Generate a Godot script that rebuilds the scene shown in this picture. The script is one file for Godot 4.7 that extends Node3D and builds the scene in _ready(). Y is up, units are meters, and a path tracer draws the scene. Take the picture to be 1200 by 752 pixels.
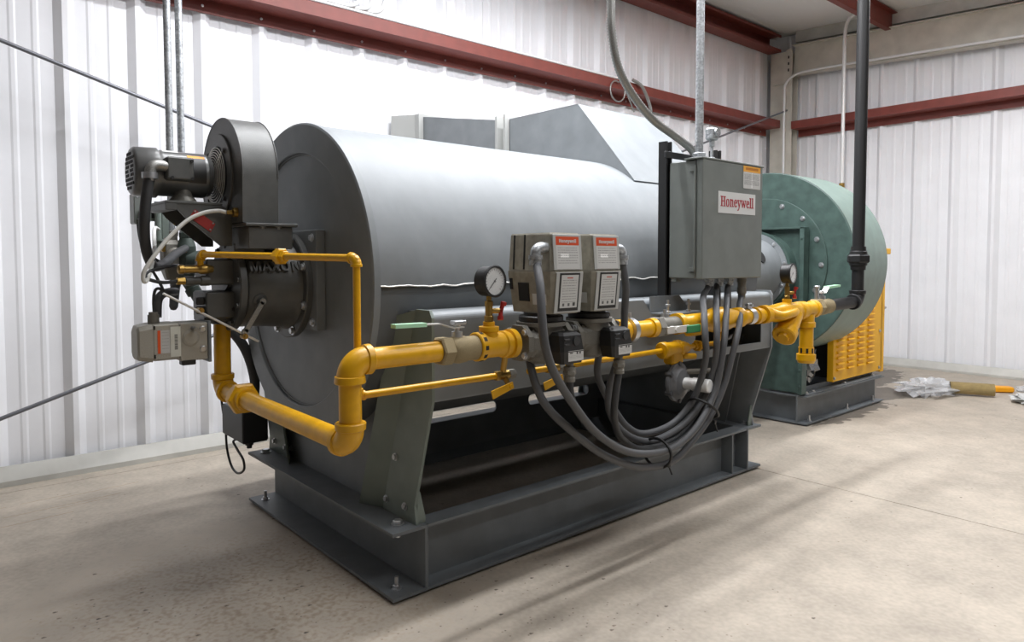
extends Node3D
# A gas fired air heater standing in a metal building. X runs along the heater, Y is up, Z points from the long wall to the viewer.

class M:
	var v := PackedVector3Array()
	var n := PackedVector3Array()
	var u := PackedVector2Array()
	func tri(a: Vector3, b: Vector3, c: Vector3, na: Vector3, nb: Vector3, nc: Vector3, ua := Vector2.ZERO, ub := Vector2.ZERO, uc := Vector2.ZERO) -> void:
		if (b - a).cross(c - a).dot(na + nb + nc) > 0.0:
			v.append_array([a, c, b]); n.append_array([na, nc, nb]); u.append_array([ua, uc, ub])
		else:
			v.append_array([a, b, c]); n.append_array([na, nb, nc]); u.append_array([ua, ub, uc])
	func quad(a: Vector3, b: Vector3, c: Vector3, d: Vector3, nn: Vector3) -> void:   # a top left, b top right, c bottom right, d bottom left
		tri(a, b, c, nn, nn, nn, Vector2(0, 0), Vector2(1, 0), Vector2(1, 1))
		tri(a, c, d, nn, nn, nn, Vector2(0, 0), Vector2(1, 1), Vector2(0, 1))
	func fquad(a: Vector3, b: Vector3, c: Vector3, d: Vector3, away: Vector3) -> void:   # flat, facing away from a point
		var nn := (c - a).cross(d - b).normalized()
		if nn.dot((a + b + c + d) / 4.0 - away) < 0.0:
			nn = -nn
		quad(a, b, c, d, nn)
	func squad(a: Vector3, b: Vector3, c: Vector3, d: Vector3, na: Vector3, nb: Vector3, nc: Vector3, nd: Vector3) -> void:
		tri(a, b, c, na, nb, nc); tri(a, c, d, na, nc, nd)
	func box(c: Vector3, s: Vector3, bev := 0.0, bs := Basis()) -> void:
		var h := s / 2.0
		bev = minf(bev, minf(h.x, minf(h.y, h.z)) * 0.9)
		var ax := [0, 1, 2]
		for i in ax:
			var j: int = (i + 1) % 3
			var k: int = (i + 2) % 3
			for sg in [-1.0, 1.0]:
				var nn := Vector3(); nn[i] = sg
				var p := []
				for q in [[-1, 1], [1, 1], [1, -1], [-1, -1]]:
					var w := Vector3(); w[i] = sg * h[i]; w[j] = q[0] * (h[j] - bev); w[k] = q[1] * (h[k] - bev)
					p.append(c + bs * w)
				quad(p[0], p[1], p[2], p[3], bs * nn)
			if bev > 0.0:
				for sj in [-1.0, 1.0]:
					for sk in [-1.0, 1.0]:
						var p2 := []
						for e in [[-1, 0], [1, 0], [1, 1], [-1, 1]]:
							var w2 := Vector3()
							w2[i] = e[0] * (h[i] - bev)
							w2[j] = sj * (h[j] - (bev if e[1] == 1 else 0.0))
							w2[k] = sk * (h[k] - (0.0 if e[1] == 1 else bev))
							p2.append(c + bs * w2)
						var nj := Vector3(); nj[j] = sj
						var nk := Vector3(); nk[k] = sk
						squad(p2[0], p2[1], p2[2], p2[3], bs * nj, bs * nj, bs * nk, bs * nk)
		if bev > 0.0:
			for sx in [-1.0, 1.0]:
				for sy in [-1.0, 1.0]:
					for sz in [-1.0, 1.0]:
						var sgn := Vector3(sx, sy, sz)
						var q := []
						for i in 3:
							var w := sgn * (h - Vector3.ONE * bev)
							w[i] = sgn[i] * h[i]
							q.append(c + bs * w)
						var d := (bs * sgn).normalized()
						tri(q[0], q[1], q[2], d, d, d)
	func lathe(o: Vector3, axis: Vector3, prof: Array, seg := 24, smooth := false, a0 := 0.0, a1 := TAU) -> void:   # prof: Vector2(along, radius)
		var y := axis.normalized()
		var x := (Vector3.UP if absf(y.y) < 0.9 else Vector3.RIGHT).cross(y).normalized()
		var z := y.cross(x)
		var nrm := []
		for i in prof.size() - 1:
			var t: Vector2 = prof[i + 1] - prof[i]
			nrm.append(Vector2(-t.y, t.x).normalized() if t.length() > 1e-6 else Vector2(0, 1))   # (radial is x of t) stored as (along, radial)
		for i in prof.size() - 1:
			var p: Vector2 = prof[i]
			var q: Vector2 = prof[i + 1]
			var n0: Vector2 = nrm[i]
			var n1: Vector2 = nrm[i]
			if smooth:
				if i > 0 and nrm[i - 1].dot(nrm[i]) > 0.4: n0 = (nrm[i - 1] + nrm[i]).normalized()
				if i < prof.size() - 2 and nrm[i + 1].dot(nrm[i]) > 0.4: n1 = (nrm[i + 1] + nrm[i]).normalized()
			for s in seg:
				var b0 := a0 + (a1 - a0) * s / seg
				var b1 := a0 + (a1 - a0) * (s + 1) / seg
				var d0 := x * cos(b0) + z * sin(b0)
				var d1 := x * cos(b1) + z * sin(b1)
				var A := o + y * p.x + d0 * p.y
				var B := o + y * p.x + d1 * p.y
				var C := o + y * q.x + d1 * q.y
				var D := o + y * q.x + d0 * q.y
				if p.y > 1e-6:
					tri(A, B, C, d0 * n0.y + y * n0.x, d1 * n0.y + y * n0.x, d1 * n1.y + y * n1.x)
				if q.y > 1e-6:
					tri(A, C, D, d0 * n0.y + y * n0.x, d1 * n1.y + y * n1.x, d0 * n1.y + y * n1.x)
	func rod(a: Vector3, b: Vector3, r: float, seg := 14, bev := 0.0) -> void:
		var l := a.distance_to(b)
		if bev > 0.0:
			lathe(a, b - a, [Vector2(0, 0), Vector2(0, r - bev), Vector2(bev, r), Vector2(l - bev, r), Vector2(l, r - bev), Vector2(l, 0)], seg)
		else:
			lathe(a, b - a, [Vector2(0, 0), Vector2(0, r), Vector2(l, r), Vector2(l, 0)], seg)
	func hexa(o: Vector3, axis: Vector3, l: float, r: float) -> void:
		var y := axis.normalized()
		var x := (Vector3.UP if absf(y.y) < 0.9 else Vector3.RIGHT).cross(y).normalized()
		var z := y.cross(x)
		var e := r * 0.12
		for s in 6:
			var d0 := x * cos(TAU * s / 6) + z * sin(TAU * s / 6)
			var d1 := x * cos(TAU * (s + 1) / 6) + z * sin(TAU * (s + 1) / 6)
			var m := (d0 + d1).normalized()
			quad(o + d0 * r + y * e, o + d1 * r + y * e, o + d1 * r + y * (l - e), o + d0 * r + y * (l - e), m)
			for k in [[0.0, e, -1.0], [l, l - e, 1.0]]:
				fquad(o + y * k[0] + d0 * (r - e), o + y * k[0] + d1 * (r - e), o + y * k[1] + d1 * r, o + y * k[1] + d0 * r, o + y * l / 2)
				tri(o + y * k[0], o + y * k[0] + d0 * (r - e), o + y * k[0] + d1 * (r - e), y * k[2], y * k[2], y * k[2])
	func tube(pts: PackedVector3Array, r: float, seg := 10, ridge := 0.0, caps := true) -> void:
		var t := (pts[1] - pts[0]).normalized()
		var x := t.cross(Vector3.UP if absf(t.y) < 0.9 else Vector3.RIGHT).normalized()
		var px := PackedVector3Array()
		var pn := PackedVector3Array()
		for i in pts.size():
			var t2 := (pts[mini(i + 1, pts.size() - 1)] - pts[maxi(i - 1, 0)]).normalized()
			x = (x - t2 * x.dot(t2)).normalized()
			var z := t2.cross(x)
			var rr := r + (ridge if i % 2 == 1 else 0.0)
			var ring := PackedVector3Array()
			var rn := PackedVector3Array()
			for s in seg + 1:
				var d := x * cos(TAU * s / seg) + z * sin(TAU * s / seg)
				ring.append(pts[i] + d * rr); rn.append(d)
			if i > 0:
				for s in seg:
					squad(px[s], px[s + 1], ring[s + 1], ring[s], pn[s], pn[s + 1], rn[s + 1], rn[s])
			if caps and (i == 0 or i == pts.size() - 1):
				var e := t2 * (-1.0 if i == 0 else 1.0)
				for s in seg:
					tri(pts[i], ring[s], ring[s + 1], e, e, e)
			px = ring; pn = rn
	func prism(poly: PackedVector2Array, o: Vector3, ex: Vector3, ey: Vector3, dep: Vector3) -> void:   # outline in (ex, ey), from o along dep
		var mid := Vector2.ZERO
		for p in poly: mid += p
		var idx := Geometry2D.triangulate_polygon(poly)
		var dn := dep.normalized()
		for i in range(0, idx.size(), 3):
			var a := o + ex * poly[idx[i]].x + ey * poly[idx[i]].y
			var b := o + ex * poly[idx[i + 1]].x + ey * poly[idx[i + 1]].y
			var c := o + ex * poly[idx[i + 2]].x + ey * poly[idx[i + 2]].y
			tri(a, b, c, -dn, -dn, -dn); tri(a + dep, b + dep, c + dep, dn, dn, dn)
		var cw := 1.0 if Geometry2D.is_polygon_clockwise(poly) else -1.0
		for i in poly.size():
			var p := poly[i]
			var q := poly[(i + 1) % poly.size()]
			var e := (q - p).normalized()
			var nn := (ex * -e.y + ey * e.x) * cw
			var a := o + ex * p.x + ey * p.y
			var b := o + ex * q.x + ey * q.y
			quad(a, b, b + dep, a + dep, nn.normalized())
	func loft(rects: Array, bs := Basis(), o := Vector3.ZERO) -> void:   # each: [y, cx, cz, half x, half z, corner]
		var prev := PackedVector3Array()
		for i in rects.size():
			var r: Array = rects[i]
			var k: float = r[5]
			var ring := PackedVector3Array()
			for q in [[-1, -1, 0, k], [-1, -1, k, 0], [1, -1, -k, 0], [1, -1, 0, k], [1, 1, 0, -k], [1, 1, -k, 0], [-1, 1, k, 0], [-1, 1, 0, -k]]:
				ring.append(o + bs * Vector3(r[1] + q[0] * r[3] + q[2], r[0], r[2] + q[1] * r[4] + q[3]))
			var cen := o + bs * Vector3(r[1], r[0], r[2])
			if i > 0:
				var p: Array = rects[i - 1]
				var pc := o + bs * Vector3((p[1] + r[1]) / 2, (p[0] + r[0]) / 2, (p[2] + r[2]) / 2)
				for s in 8:
					fquad(prev[s], prev[(s + 1) % 8], ring[(s + 1) % 8], ring[s], pc)
			if i == 0 or i == rects.size() - 1:
				var up := bs * Vector3.UP * (-1.0 if i == 0 else 1.0)
				for s in 8: tri(cen, ring[s], ring[(s + 1) % 8], up, up, up)
			prev = ring
	func elbow(c: Vector3, a: Vector3, b: Vector3, r: float) -> void:   # a, b: unit directions the two mouths face
		var ra := r * 1.55
		var o := c + (a + b) * ra
		var pts := PackedVector3Array()
		for i in 11:
			var t := PI / 2 * i / 10
			pts.append(o - b * ra * cos(t) - a * ra * sin(t))
		tube(pts, r * 1.2, 20)
		for d in [a, b]:
			lathe(c + d * (ra - r * 0.25), d, [Vector2(0, 0), Vector2(0, r * 1.2), Vector2(r * .06, r * 1.34), Vector2(r * .62, r * 1.38), Vector2(r * .7, r * 1.3), Vector2(r * .7, 0)], 24)
	func add(mesh: Mesh, x: Transform3D) -> void:
		var a := mesh.surface_get_arrays(0)
		var av: PackedVector3Array = a[Mesh.ARRAY_VERTEX]
		var an: PackedVector3Array = a[Mesh.ARRAY_NORMAL]
		var ix = a[Mesh.ARRAY_INDEX]
		if ix == null: ix = range(av.size())
		for i in range(0, ix.size(), 3):
			tri(x * av[ix[i]], x * av[ix[i + 1]], x * av[ix[i + 2]], x.basis * an[ix[i]], x.basis * an[ix[i + 1]], x.basis * an[ix[i + 2]])

var used := {}
var T := {}        # textures
var K := {}        # materials
var bolt_mesh: ArrayMesh
var nut_mesh: ArrayMesh
var rng := RandomNumberGenerator.new()

func numbered(called: String) -> String:
	var k: int = used.get(called, 0)
	used[called] = k + 1
	return called if k == 0 else "%s_%03d" % [called, k]

func where(o: Node3D) -> Vector3:
	var p := Vector3.ZERO
	var q: Node = o
	while q is Node3D and q != self:
		p += q.position
		q = q.get_parent()
	return p

func tag(o: Node3D, label: String, category: String, group := "") -> Node3D:
	o.set_meta("label", label); o.set_meta("category", category)
	if group: o.set_meta("group", group)
	return o

func thing(called: String, label: String, category: String, at: Vector3, group := "") -> Node3D:
	var o := Node3D.new()
	o.name = numbered(called)
	add_child(o)
	o.position = at
	return tag(o, label, category, group)

func mesh_of(m: M, c := Vector3.ZERO) -> ArrayMesh:
	var vv := PackedVector3Array()
	vv.resize(m.v.size())
	for i in m.v.size(): vv[i] = m.v[i] - c
	var a := []
	a.resize(Mesh.ARRAY_MAX)
	a[Mesh.ARRAY_VERTEX] = vv; a[Mesh.ARRAY_NORMAL] = m.n; a[Mesh.ARRAY_TEX_UV] = m.u
	var am := ArrayMesh.new()
	am.add_surface_from_arrays(Mesh.PRIMITIVE_TRIANGLES, a)
	return am

func obj(called: String, m: M, mat: Material, parent: Node3D = self) -> MeshInstance3D:   # vertices come in world axes
	var bb := AABB(m.v[0], Vector3.ZERO)
	for p in m.v: bb = bb.expand(p)
	var c := bb.get_center()
	if parent == self: c.y = bb.position.y
	var o := MeshInstance3D.new()
	o.mesh = mesh_of(m, c)
	o.material_override = mat
	o.name = numbered(called) if parent == self else called
	parent.add_child(o, true)
	o.position = c - where(parent)
	return o

func struct(o: Node3D) -> Node3D:
	o.set_meta("kind", "structure")
	return o

func put(called: String, mesh: Mesh, mat: Material, at: Vector3, bs: Basis, parent: Node3D) -> MeshInstance3D:
	var o := MeshInstance3D.new()
	o.mesh = mesh; o.material_override = mat; o.name = called
	parent.add_child(o, true)
	o.transform = Transform3D(bs, at - where(parent))
	return o

func along(d: Vector3, s := 1.0) -> Basis:   # local +Y points along d
	var y := d.normalized()
	var x := y.cross(Vector3.FORWARD if absf(y.z) < 0.9 else Vector3.RIGHT).normalized()
	return Basis(x, y, x.cross(y)).scaled(Vector3.ONE * s) if s != 1.0 else Basis(x, y, x.cross(y))

func bolt(at: Vector3, d: Vector3, parent: Node3D, s := 1.0, mat: Material = null) -> void:
	put("bolt", bolt_mesh, mat if mat else K.zinc, at, along(d, s), parent)

func spline(p: Array, per := 8) -> PackedVector3Array:
	var out := PackedVector3Array()
	for i in p.size() - 1:
		var a: Vector3 = p[maxi(i - 1, 0)]
		var b: Vector3 = p[i]
		var c: Vector3 = p[i + 1]
		var d: Vector3 = p[mini(i + 2, p.size() - 1)]
		for k in per:
			out.append(b.cubic_interpolate(c, a, d, float(k) / per))
	out.append(p[-1])
	return out

func noise_tex(kind: int, freq: float, lo: float, hi: float, size := 512, normal := false, strength := 4.0, oct := 5) -> NoiseTexture2D:
	var f := FastNoiseLite.new()
	f.noise_type = kind; f.frequency = freq; f.seed = 7; f.fractal_octaves = oct
	if kind == FastNoiseLite.TYPE_CELLULAR: f.cellular_return_type = FastNoiseLite.RETURN_CELL_VALUE; f.fractal_type = FastNoiseLite.FRACTAL_NONE
	var t := NoiseTexture2D.new()
	t.width = size; t.height = size; t.seamless = true; t.noise = f
	if normal:
		t.as_normal_map = true; t.bump_strength = strength
	else:
		var g := Gradient.new()
		g.set_color(0, Color(lo, lo, lo)); g.set_color(1, Color(hi, hi, hi))
		t.color_ramp = g
	return t

func mk(hex: String, rough: float, metal := 0.0, tex := "", scale := 1.0, bump := "", bs := 0.3) -> StandardMaterial3D:
	var m := StandardMaterial3D.new()
	m.albedo_color = Color(hex); m.roughness = rough; m.metallic = metal
	if tex or bump:
		m.uv1_triplanar = true; m.uv1_world_triplanar = true; m.uv1_scale = Vector3.ONE * scale
	if tex: m.albedo_texture = T[tex]
	if bump:
		m.normal_enabled = true; m.normal_texture = T[bump]; m.normal_scale = bs
	return m

func pic(im: Image, rough := 0.5) -> StandardMaterial3D:
	var m := StandardMaterial3D.new()
	m.albedo_texture = ImageTexture.create_from_image(im); m.roughness = rough
	return m

func text(called: String, s: String, size: float, mat: Material, x: Transform3D, parent: Node3D, depth := 0.002, font := "Droid Sans", bold := true, wide := 1.0) -> void:
	var t := TextMesh.new()
	var f := SystemFont.new()
	f.font_names = PackedStringArray([font]); f.font_weight = 700 if bold else 400
	t.font = f; t.text = s; t.font_size = 64; t.pixel_size = size / 46.0; t.depth = depth; t.curve_step = 2.0
	var m := M.new()
	m.add(t, x * Transform3D(Basis.from_scale(Vector3(wide, 1, 1)), Vector3.ZERO))
	if m.v.size(): obj(called, m, mat, parent)

func _ready() -> void:
	rng.seed = 11
	camera_and_light()
	textures()
	materials()
	parts_library()
	room()
	steelwork()
	base_frame()
	drum()
	hood()
	cradle()
	burner()
	burner_blower()
	burner_controls()
	main_gas_pipe()
	valve_train()
	pilot_line()
	supply_end()
	cabinet()
	conduits()
	blower()
	wall_electrics()
	debris()

func camera_and_light() -> void:
	var cam := Camera3D.new()
	cam.name = "camera"
	add_child(cam)
	cam.position = Vector3(0, 1.25, 0)
	var r := Vector3(0.7568992, -0.0012183, 0.6535305)
	var f := Vector3(0.6528481, -0.0443164, -0.7561914)
	r = (r - f * r.dot(f)).normalized()
	cam.basis = Basis(r, r.cross(f), -f)
	cam.projection = Camera3D.PROJECTION_FRUSTUM
	cam.near = 0.05; cam.far = 60.0
	cam.size = 0.05 * 752.0 / 813.54
	cam.frustum_offset = Vector2(0.0, -0.05 * (376.0 - 339.1) / 813.54)
	cam.current = true
	var e := Environment.new()
	e.background_mode = Environment.BG_COLOR
	e.background_color = Color(0.02, 0.02, 0.022)
	e.tonemap_mode = Environment.TONE_MAPPER_LINEAR
	e.tonemap_exposure = 1.0
	e.sdfgi_enabled = true; e.ssao_enabled = true; e.ssil_enabled = true
	var w := WorldEnvironment.new()
	w.name = "surroundings"; w.environment = e
	add_child(w)
	K.lens = mk("f4f4f0", 0.4)
	K.lens.emission_enabled = true; K.lens.emission = Color("fafbff"); K.lens.emission_energy_multiplier = 1.5
	K.casing = mk("e8e8e6", 0.5)
	# strip lights under the roof: two rows along the building
	for a in FIXTURES:
		lamp(Vector3(a[0], a[1], a[2]), a[3], a[4], a[5])

const FIXTURES := [[2.7, 3.8, -3.1, 3.4, 10.5, 0.22], [2.7, 3.78, -2.2, 3.4, 12.0, 0.06], [2.9, 3.72, -0.95, 3.4, 4.5, 0.06], [6.2, 3.7, -1.6, 1.2, 8.0, 0.5], [2.6, 3.66, 0.8, 2.4, 5.0, 0.06]]

func lamp(p: Vector3, l: float, power: float, up: float) -> void:
	var i: int = used.get("strip_light", 0)
	var t := thing("strip_light", ["long white strip light nearest the ribbed long wall, above the drum", "long white strip light above the middle of the drum", "long white strip light above the floor in front of the drum", "short white strip light in front of the green blower by the end wall", "long white strip light over the open floor nearest the viewer"][i], "ceiling light", p, "")
	var m := M.new()
	m.box(p + Vector3(0, 0.04, 0), Vector3(l, 0.08, 0.16), 0.01)
	obj("housing", m, K.casing, t)
	m = M.new()
	m.box(p + Vector3(0, -0.012, 0), Vector3(l - 0.04, 0.02, 0.13), 0.004)
	obj("diffuser", m, K.lens, t)
	for s in [-0.4, 0.4]:
		m = M.new()
		m.rod(p + Vector3(s * l, 0.08, 0), p + Vector3(s * l, roof(p.z) - p.y - 0.01, 0), 0.004, 6)
		obj("hanger", m, K.casing, t)
	m = M.new()
	m.box(p + Vector3(0, 0.086, 0), Vector3(l - 0.04, 0.012, 0.13), 0.004)
	obj("top_diffuser", m, K.lens, t)
	for side in [[-0.03, -90.0, 1.0], [0.1, 90.0, up]]:   # most of the light goes down, a little up to the roof
		var a := AreaLight3D.new()
		a.name = "glow"
		a.area_size = Vector2(l - 0.04, 0.13)
		a.area_normalize_energy = true
		a.light_energy = power * side[2]
		a.light_color = Color("fafbff")
		a.area_range = 30.0
		a.area_attenuation = 2.0
		a.shadow_enabled = true
		t.add_child(a, true)
		a.position = Vector3(0, side[0], 0)
		a.rotation_degrees = Vector3(side[1], 0, 0)

func roof(z: float) -> float:   # underside of the roof sheets
	return 4.12 - 0.053 * (z + 4.76)

func textures() -> void:
	T.mottle = noise_tex(FastNoiseLite.TYPE_SIMPLEX_SMOOTH, 0.012, 0.78, 1.0)
	T.grit = noise_tex(FastNoiseLite.TYPE_SIMPLEX, 0.12, 0.7, 1.0)
	T.spangle = noise_tex(FastNoiseLite.TYPE_CELLULAR, 0.05, 0.72, 1.0)
	T.dents = noise_tex(FastNoiseLite.TYPE_SIMPLEX_SMOOTH, 0.012, 0, 1, 512, true, 6.0, 3)
	T.cast = noise_tex(FastNoiseLite.TYPE_SIMPLEX, 0.25, 0, 1, 512, true, 4.0, 3)
	T.panel = noise_tex(FastNoiseLite.TYPE_SIMPLEX_SMOOTH, 0.006, 0.975, 1.0)
	T.soft = noise_tex(FastNoiseLite.TYPE_SIMPLEX_SMOOTH, 0.01, 0.9, 1.0)

func materials() -> void:
	K.white = mk("f2f3f6", 0.42, 0.0, "panel", 0.7)
	K.ceil = mk("e6e6e4", 0.6)
	K.trim = mk("c9c8c1", 0.5, 0.1, "soft", 1.0)
	K.red = mk("7d392f", 0.5, 0.0, "soft", 1.2)
	K.beige = mk("d6d2c6", 0.55, 0.0, "soft", 0.8)
	K.gray = mk("83888b", 0.55, 0.0, "soft", 0.9, "dents", 0.08)      # the heater's enamel
	K.gray_rough = mk("7b8083", 0.5, 0.0, "soft", 0.9)
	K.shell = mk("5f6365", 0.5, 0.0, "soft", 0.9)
	K.base = mk("6e7376", 0.5, 0.0, "soft", 1.3)
	K.sage = mk("78837c", 0.42, 0.0, "soft", 1.1)                      # grey green steel
	K.cab = mk("757a76", 0.4, 0.0, "soft", 1.0)
	K.green = mk("4a605a", 0.45, 0.0, "mottle", 1.4)
	K.wrap = mk("82958d", 0.4, 0.0, "soft", 1.4)
	K.yellow = mk("e0a708", 0.36, 0.0, "soft", 3.0, "cast", 0.05)
	K.guard = mk("edb20f", 0.5)
	K.iron = mk("585957", 0.42, 0.2, "soft", 3.0, "cast", 0.2)        # burner castings
	K.motor = mk("6c6d6c", 0.3, 0.35, "soft", 3.0)
	K.castlit = mk("8c8d8b", 0.4, 0.2)
	K.rod = mk("7c7e84", 0.4, 0.5)
	K.black = mk("1d1d1d", 0.45)
	K.blackpipe = mk("1a1a1b", 0.5, 0.0, "grit", 3.0)
	K.rubber = mk("4d4e50", 0.55)
	K.diaphragm = mk("6e7073", 0.5)
	K.rubber_dark = mk("303132", 0.55)
	K.zinc = mk("c4c6c8", 0.32, 0.9)
	K.galv = mk("c6cacd", 0.42, 0.6, "spangle", 5.0)
	K.alu = mk("b0b0ac", 0.42, 0.7, "grit", 3.0)
	K.castalu = mk("8a877e", 0.5, 0.25, "grit", 4.0, "cast", 0.3)
	K.label = mk("a9aaa7", 0.5)
	K.beigeplastic = mk("a8a496", 0.55, 0.1, "mottle", 3.0)
	K.brass = mk("a8894a", 0.35, 0.85)
	K.sand = mk("ad9c76", 0.7, 0.2, "grit", 5.0, "cast", 0.6)           # dull forged brass
	K.redplastic = mk("a3241c", 0.45)
	K.tagred = mk("9a2a26", 0.5)
	K.paper = mk("c9cac8", 0.6)
	K.orange = mk("d8531e", 0.5)
	K.amber = mk("f0a411", 0.5)
	K.dark = mk("161616", 0.7)
	K.greentape = mk("8fb596", 0.6)
	K.greenplastic = mk("2f7a4a", 0.5)
	K.greengrip = mk("a9d8b4", 0.5)
	K.tubewhite = mk("d9d9d4", 0.5)
	K.conduitwhite = mk("e6e7e6", 0.4, 0.2)
	K.darkgreen = mk("3f4b45", 0.5, 0.2, "mottle", 3.0)
	K.cardboard = mk("a89362", 0.85, 0.0, "mottle", 3.0)
	K.wood = mk("3a2a1c", 0.8)
	K.steelbright = mk("d6d4ce", 0.35, 0.5)
	K.silver = mk("c3bfb3", 0.5, 0.2, "grit", 4.0)
	K.foil = mk("9a9c9e", 0.25, 0.9)
	var g := StandardMaterial3D.new()
	g.albedo_color = Color(1, 1, 1, 0.15); g.transparency = BaseMaterial3D.TRANSPARENCY_ALPHA; g.roughness = 0.05
	K.glass = g
	var pl := StandardMaterial3D.new()
	pl.albedo_color = Color(0.93, 0.94, 0.95, 0.35); pl.transparency = BaseMaterial3D.TRANSPARENCY_ALPHA; pl.roughness = 0.2
	pl.cull_mode = BaseMaterial3D.CULL_DISABLED
	K.film = pl

func parts_library() -> void:
	var m := M.new()
	m.lathe(Vector3.ZERO, Vector3.UP, [Vector2(0, 0.017), Vector2(0.003, 0.017), Vector2(0.003, 0)], 14)
	m.hexa(Vector3(0, 0.003, 0), Vector3.UP, 0.009, 0.0125)
	bolt_mesh = mesh_of(m)
	m = M.new()
	m.lathe(Vector3.ZERO, Vector3.UP, [Vector2(0, 0.02), Vector2(0.003, 0.02), Vector2(0.003, 0)], 14)
	m.hexa(Vector3(0, 0.003, 0), Vector3.UP, 0.012, 0.014)
	m.rod(Vector3(0, 0.015, 0), Vector3(0, 0.045, 0), 0.008, 10)
	nut_mesh = mesh_of(m)

const XR := 8.65
const ZL := -4.76

func in_stain(x: float, z: float) -> float:
	var d := 0.0
	for s in STAINS:
		if Geometry2D.is_point_in_polygon(Vector2(x, z), s): d = 1.0
	return d

var STAINS := [
	PackedVector2Array([Vector2(8.3, -3.19), Vector2(8.28, -3.0), Vector2(7.9, -2.85), Vector2(7.44, -2.72), Vector2(7.1, -2.75), Vector2(6.6, -2.9), Vector2(6.5, -3.3), Vector2(7.6, -3.4)]),
	PackedVector2Array([Vector2(7.08, -2.8), Vector2(7.1, -2.62), Vector2(7.02, -2.49), Vector2(7.0, -2.25), Vector2(6.78, -2.3), Vector2(6.59, -2.4), Vector2(6.43, -2.45), Vector2(6.2, -2.5), Vector2(6.3, -2.8)]),
	PackedVector2Array([Vector2(6.3, -2.5), Vector2(6.29, -2.31), Vector2(5.88, -2.34), Vector2(5.28, -2.33), Vector2(5.05, -2.39), Vector2(5.1, -2.46)])]

func floor_image() -> Image:   # one texel is 4.5 mm; covers x -0.5 .. 8.7, z -4.8 .. 1.2
	var W := 2048
	var H := 1336
	var lo := FastNoiseLite.new(); lo.seed = 3; lo.frequency = 0.008; lo.fractal_octaves = 5
	var hi := FastNoiseLite.new(); hi.seed = 5; hi.frequency = 0.16; hi.fractal_octaves = 3
	var st := FastNoiseLite.new(); st.seed = 9; st.frequency = 0.03; st.fractal_octaves = 4
	var a := lo.get_image(W, H, false, false, false).get_data()
	var b := hi.get_image(W, H, false, false, false).get_data()
	var c := st.get_image(W, H, false, false, false).get_data()
	var im := Image.create_empty(W, H, false, Image.FORMAT_RGB8)
	var out := PackedByteArray(); out.resize(W * H * 3)
	for y in H:
		var z := -4.8 + 6.0 * y / H
		for x in W:
			var i := y * W + x
			var wx := -0.5 + 9.2 * x / W
			var k := 1.0 + (a[i] - 128) * 0.0007 + (b[i] - 128) * 0.0005 + (c[i] - 128) * 0.0004
			var r := 174.0 * k
			var g := 164.0 * k
			var l := 150.0 * k
			# dusty brown dirt tracked in front of the heater's burner end
			var dirt := clampf(1.0 - Vector2((wx - 0.9) / 0.95, (z + 2.5) / 0.95).length(), 0.0, 1.0)
			if dirt > 0.0:
				var q := minf(dirt * 1.6, 1.0) * clampf(0.04 + (c[i] - 118) * 0.0009 + (b[i] - 128) * 0.0018, 0.0, 0.2)
				r *= 1.0 - q; g *= 1.0 - q * 1.15; l *= 1.0 - q * 1.35
			if wx > 4.9 and wx < 8.5 and z < -2.0 and z > -3.6:
				var nx := (c[i] - 128) * 0.0009
				if in_stain(wx + nx, z + nx * 0.8) > 0.5:
					r *= 0.66; g *= 0.655; l *= 0.65
			out[i * 3] = int(clampf(r, 0, 255)); out[i * 3 + 1] = int(clampf(g, 0, 255)); out[i * 3 + 2] = int(clampf(l, 0, 255))
	im.set_data(W, H, false, Image.FORMAT_RGB8, out)
	for k in 1500:   # specks and chips
		var p := Vector2i(rng.randi_range(2, W - 4), rng.randi_range(2, H - 4))
		if k < 500: p = Vector2i(rng.randi_range(170, 560), rng.randi_range(420, 800))
		var dk := rng.randf_range(0.35, 0.8)
		var big := rng.randf() < 0.12
		for q in ([Vector2i(0, 0), Vector2i(1, 0), Vector2i(0, 1), Vector2i(1, 1), Vector2i(2, 1)] if big else [Vector2i(0, 0)]):
			var cc := im.get_pixelv(p + q)
			im.set_pixelv(p + q, Color(cc.r * dk, cc.g * dk * 0.95, cc.b * dk * 0.9))
	for k in 7:   # faint rusty drag marks by the long wall
		var x0 := rng.randi_range(20, 260)
		var y0 := rng.randi_range(90, 190)
		for s in rng.randi_range(40, 120):
			var p := Vector2i(x0 + s, y0 - s / 14)
			var cc := im.get_pixelv(p)
			im.set_pixelv(p, Color(cc.r * 0.9, cc.g * 0.82, cc.b * 0.72))
	return im

func slab(x0: float, x1: float, z0: float, z1: float, par: Node3D) -> void:
	var m := M.new()
	m.box(Vector3((x0 + x1) / 2, -0.1, (z0 + z1) / 2), Vector3(x1 - x0, 0.2, z1 - z0), 0.0025)
	for i in m.v.size(): m.u[i] = Vector2((m.v[i].x + 0.5) / 9.2, (m.v[i].z + 4.8) / 6.0)
	obj("slab", m, K.concrete, par)

func rib_line(period: float) -> Array:   # one period of the sheet: (along, depth)
	return [Vector2(0, 0), Vector2(0.04, 0.04), Vector2(0.068, 0.04), Vector2(0.108, 0), Vector2(0.165, 0), Vector2(0.176, 0.004), Vector2(0.194, 0.004), Vector2(0.205, 0),
		Vector2(0.272, 0), Vector2(0.283, 0.004), Vector2(0.301, 0.004), Vector2(0.312, 0), Vector2(period, 0)]

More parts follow.
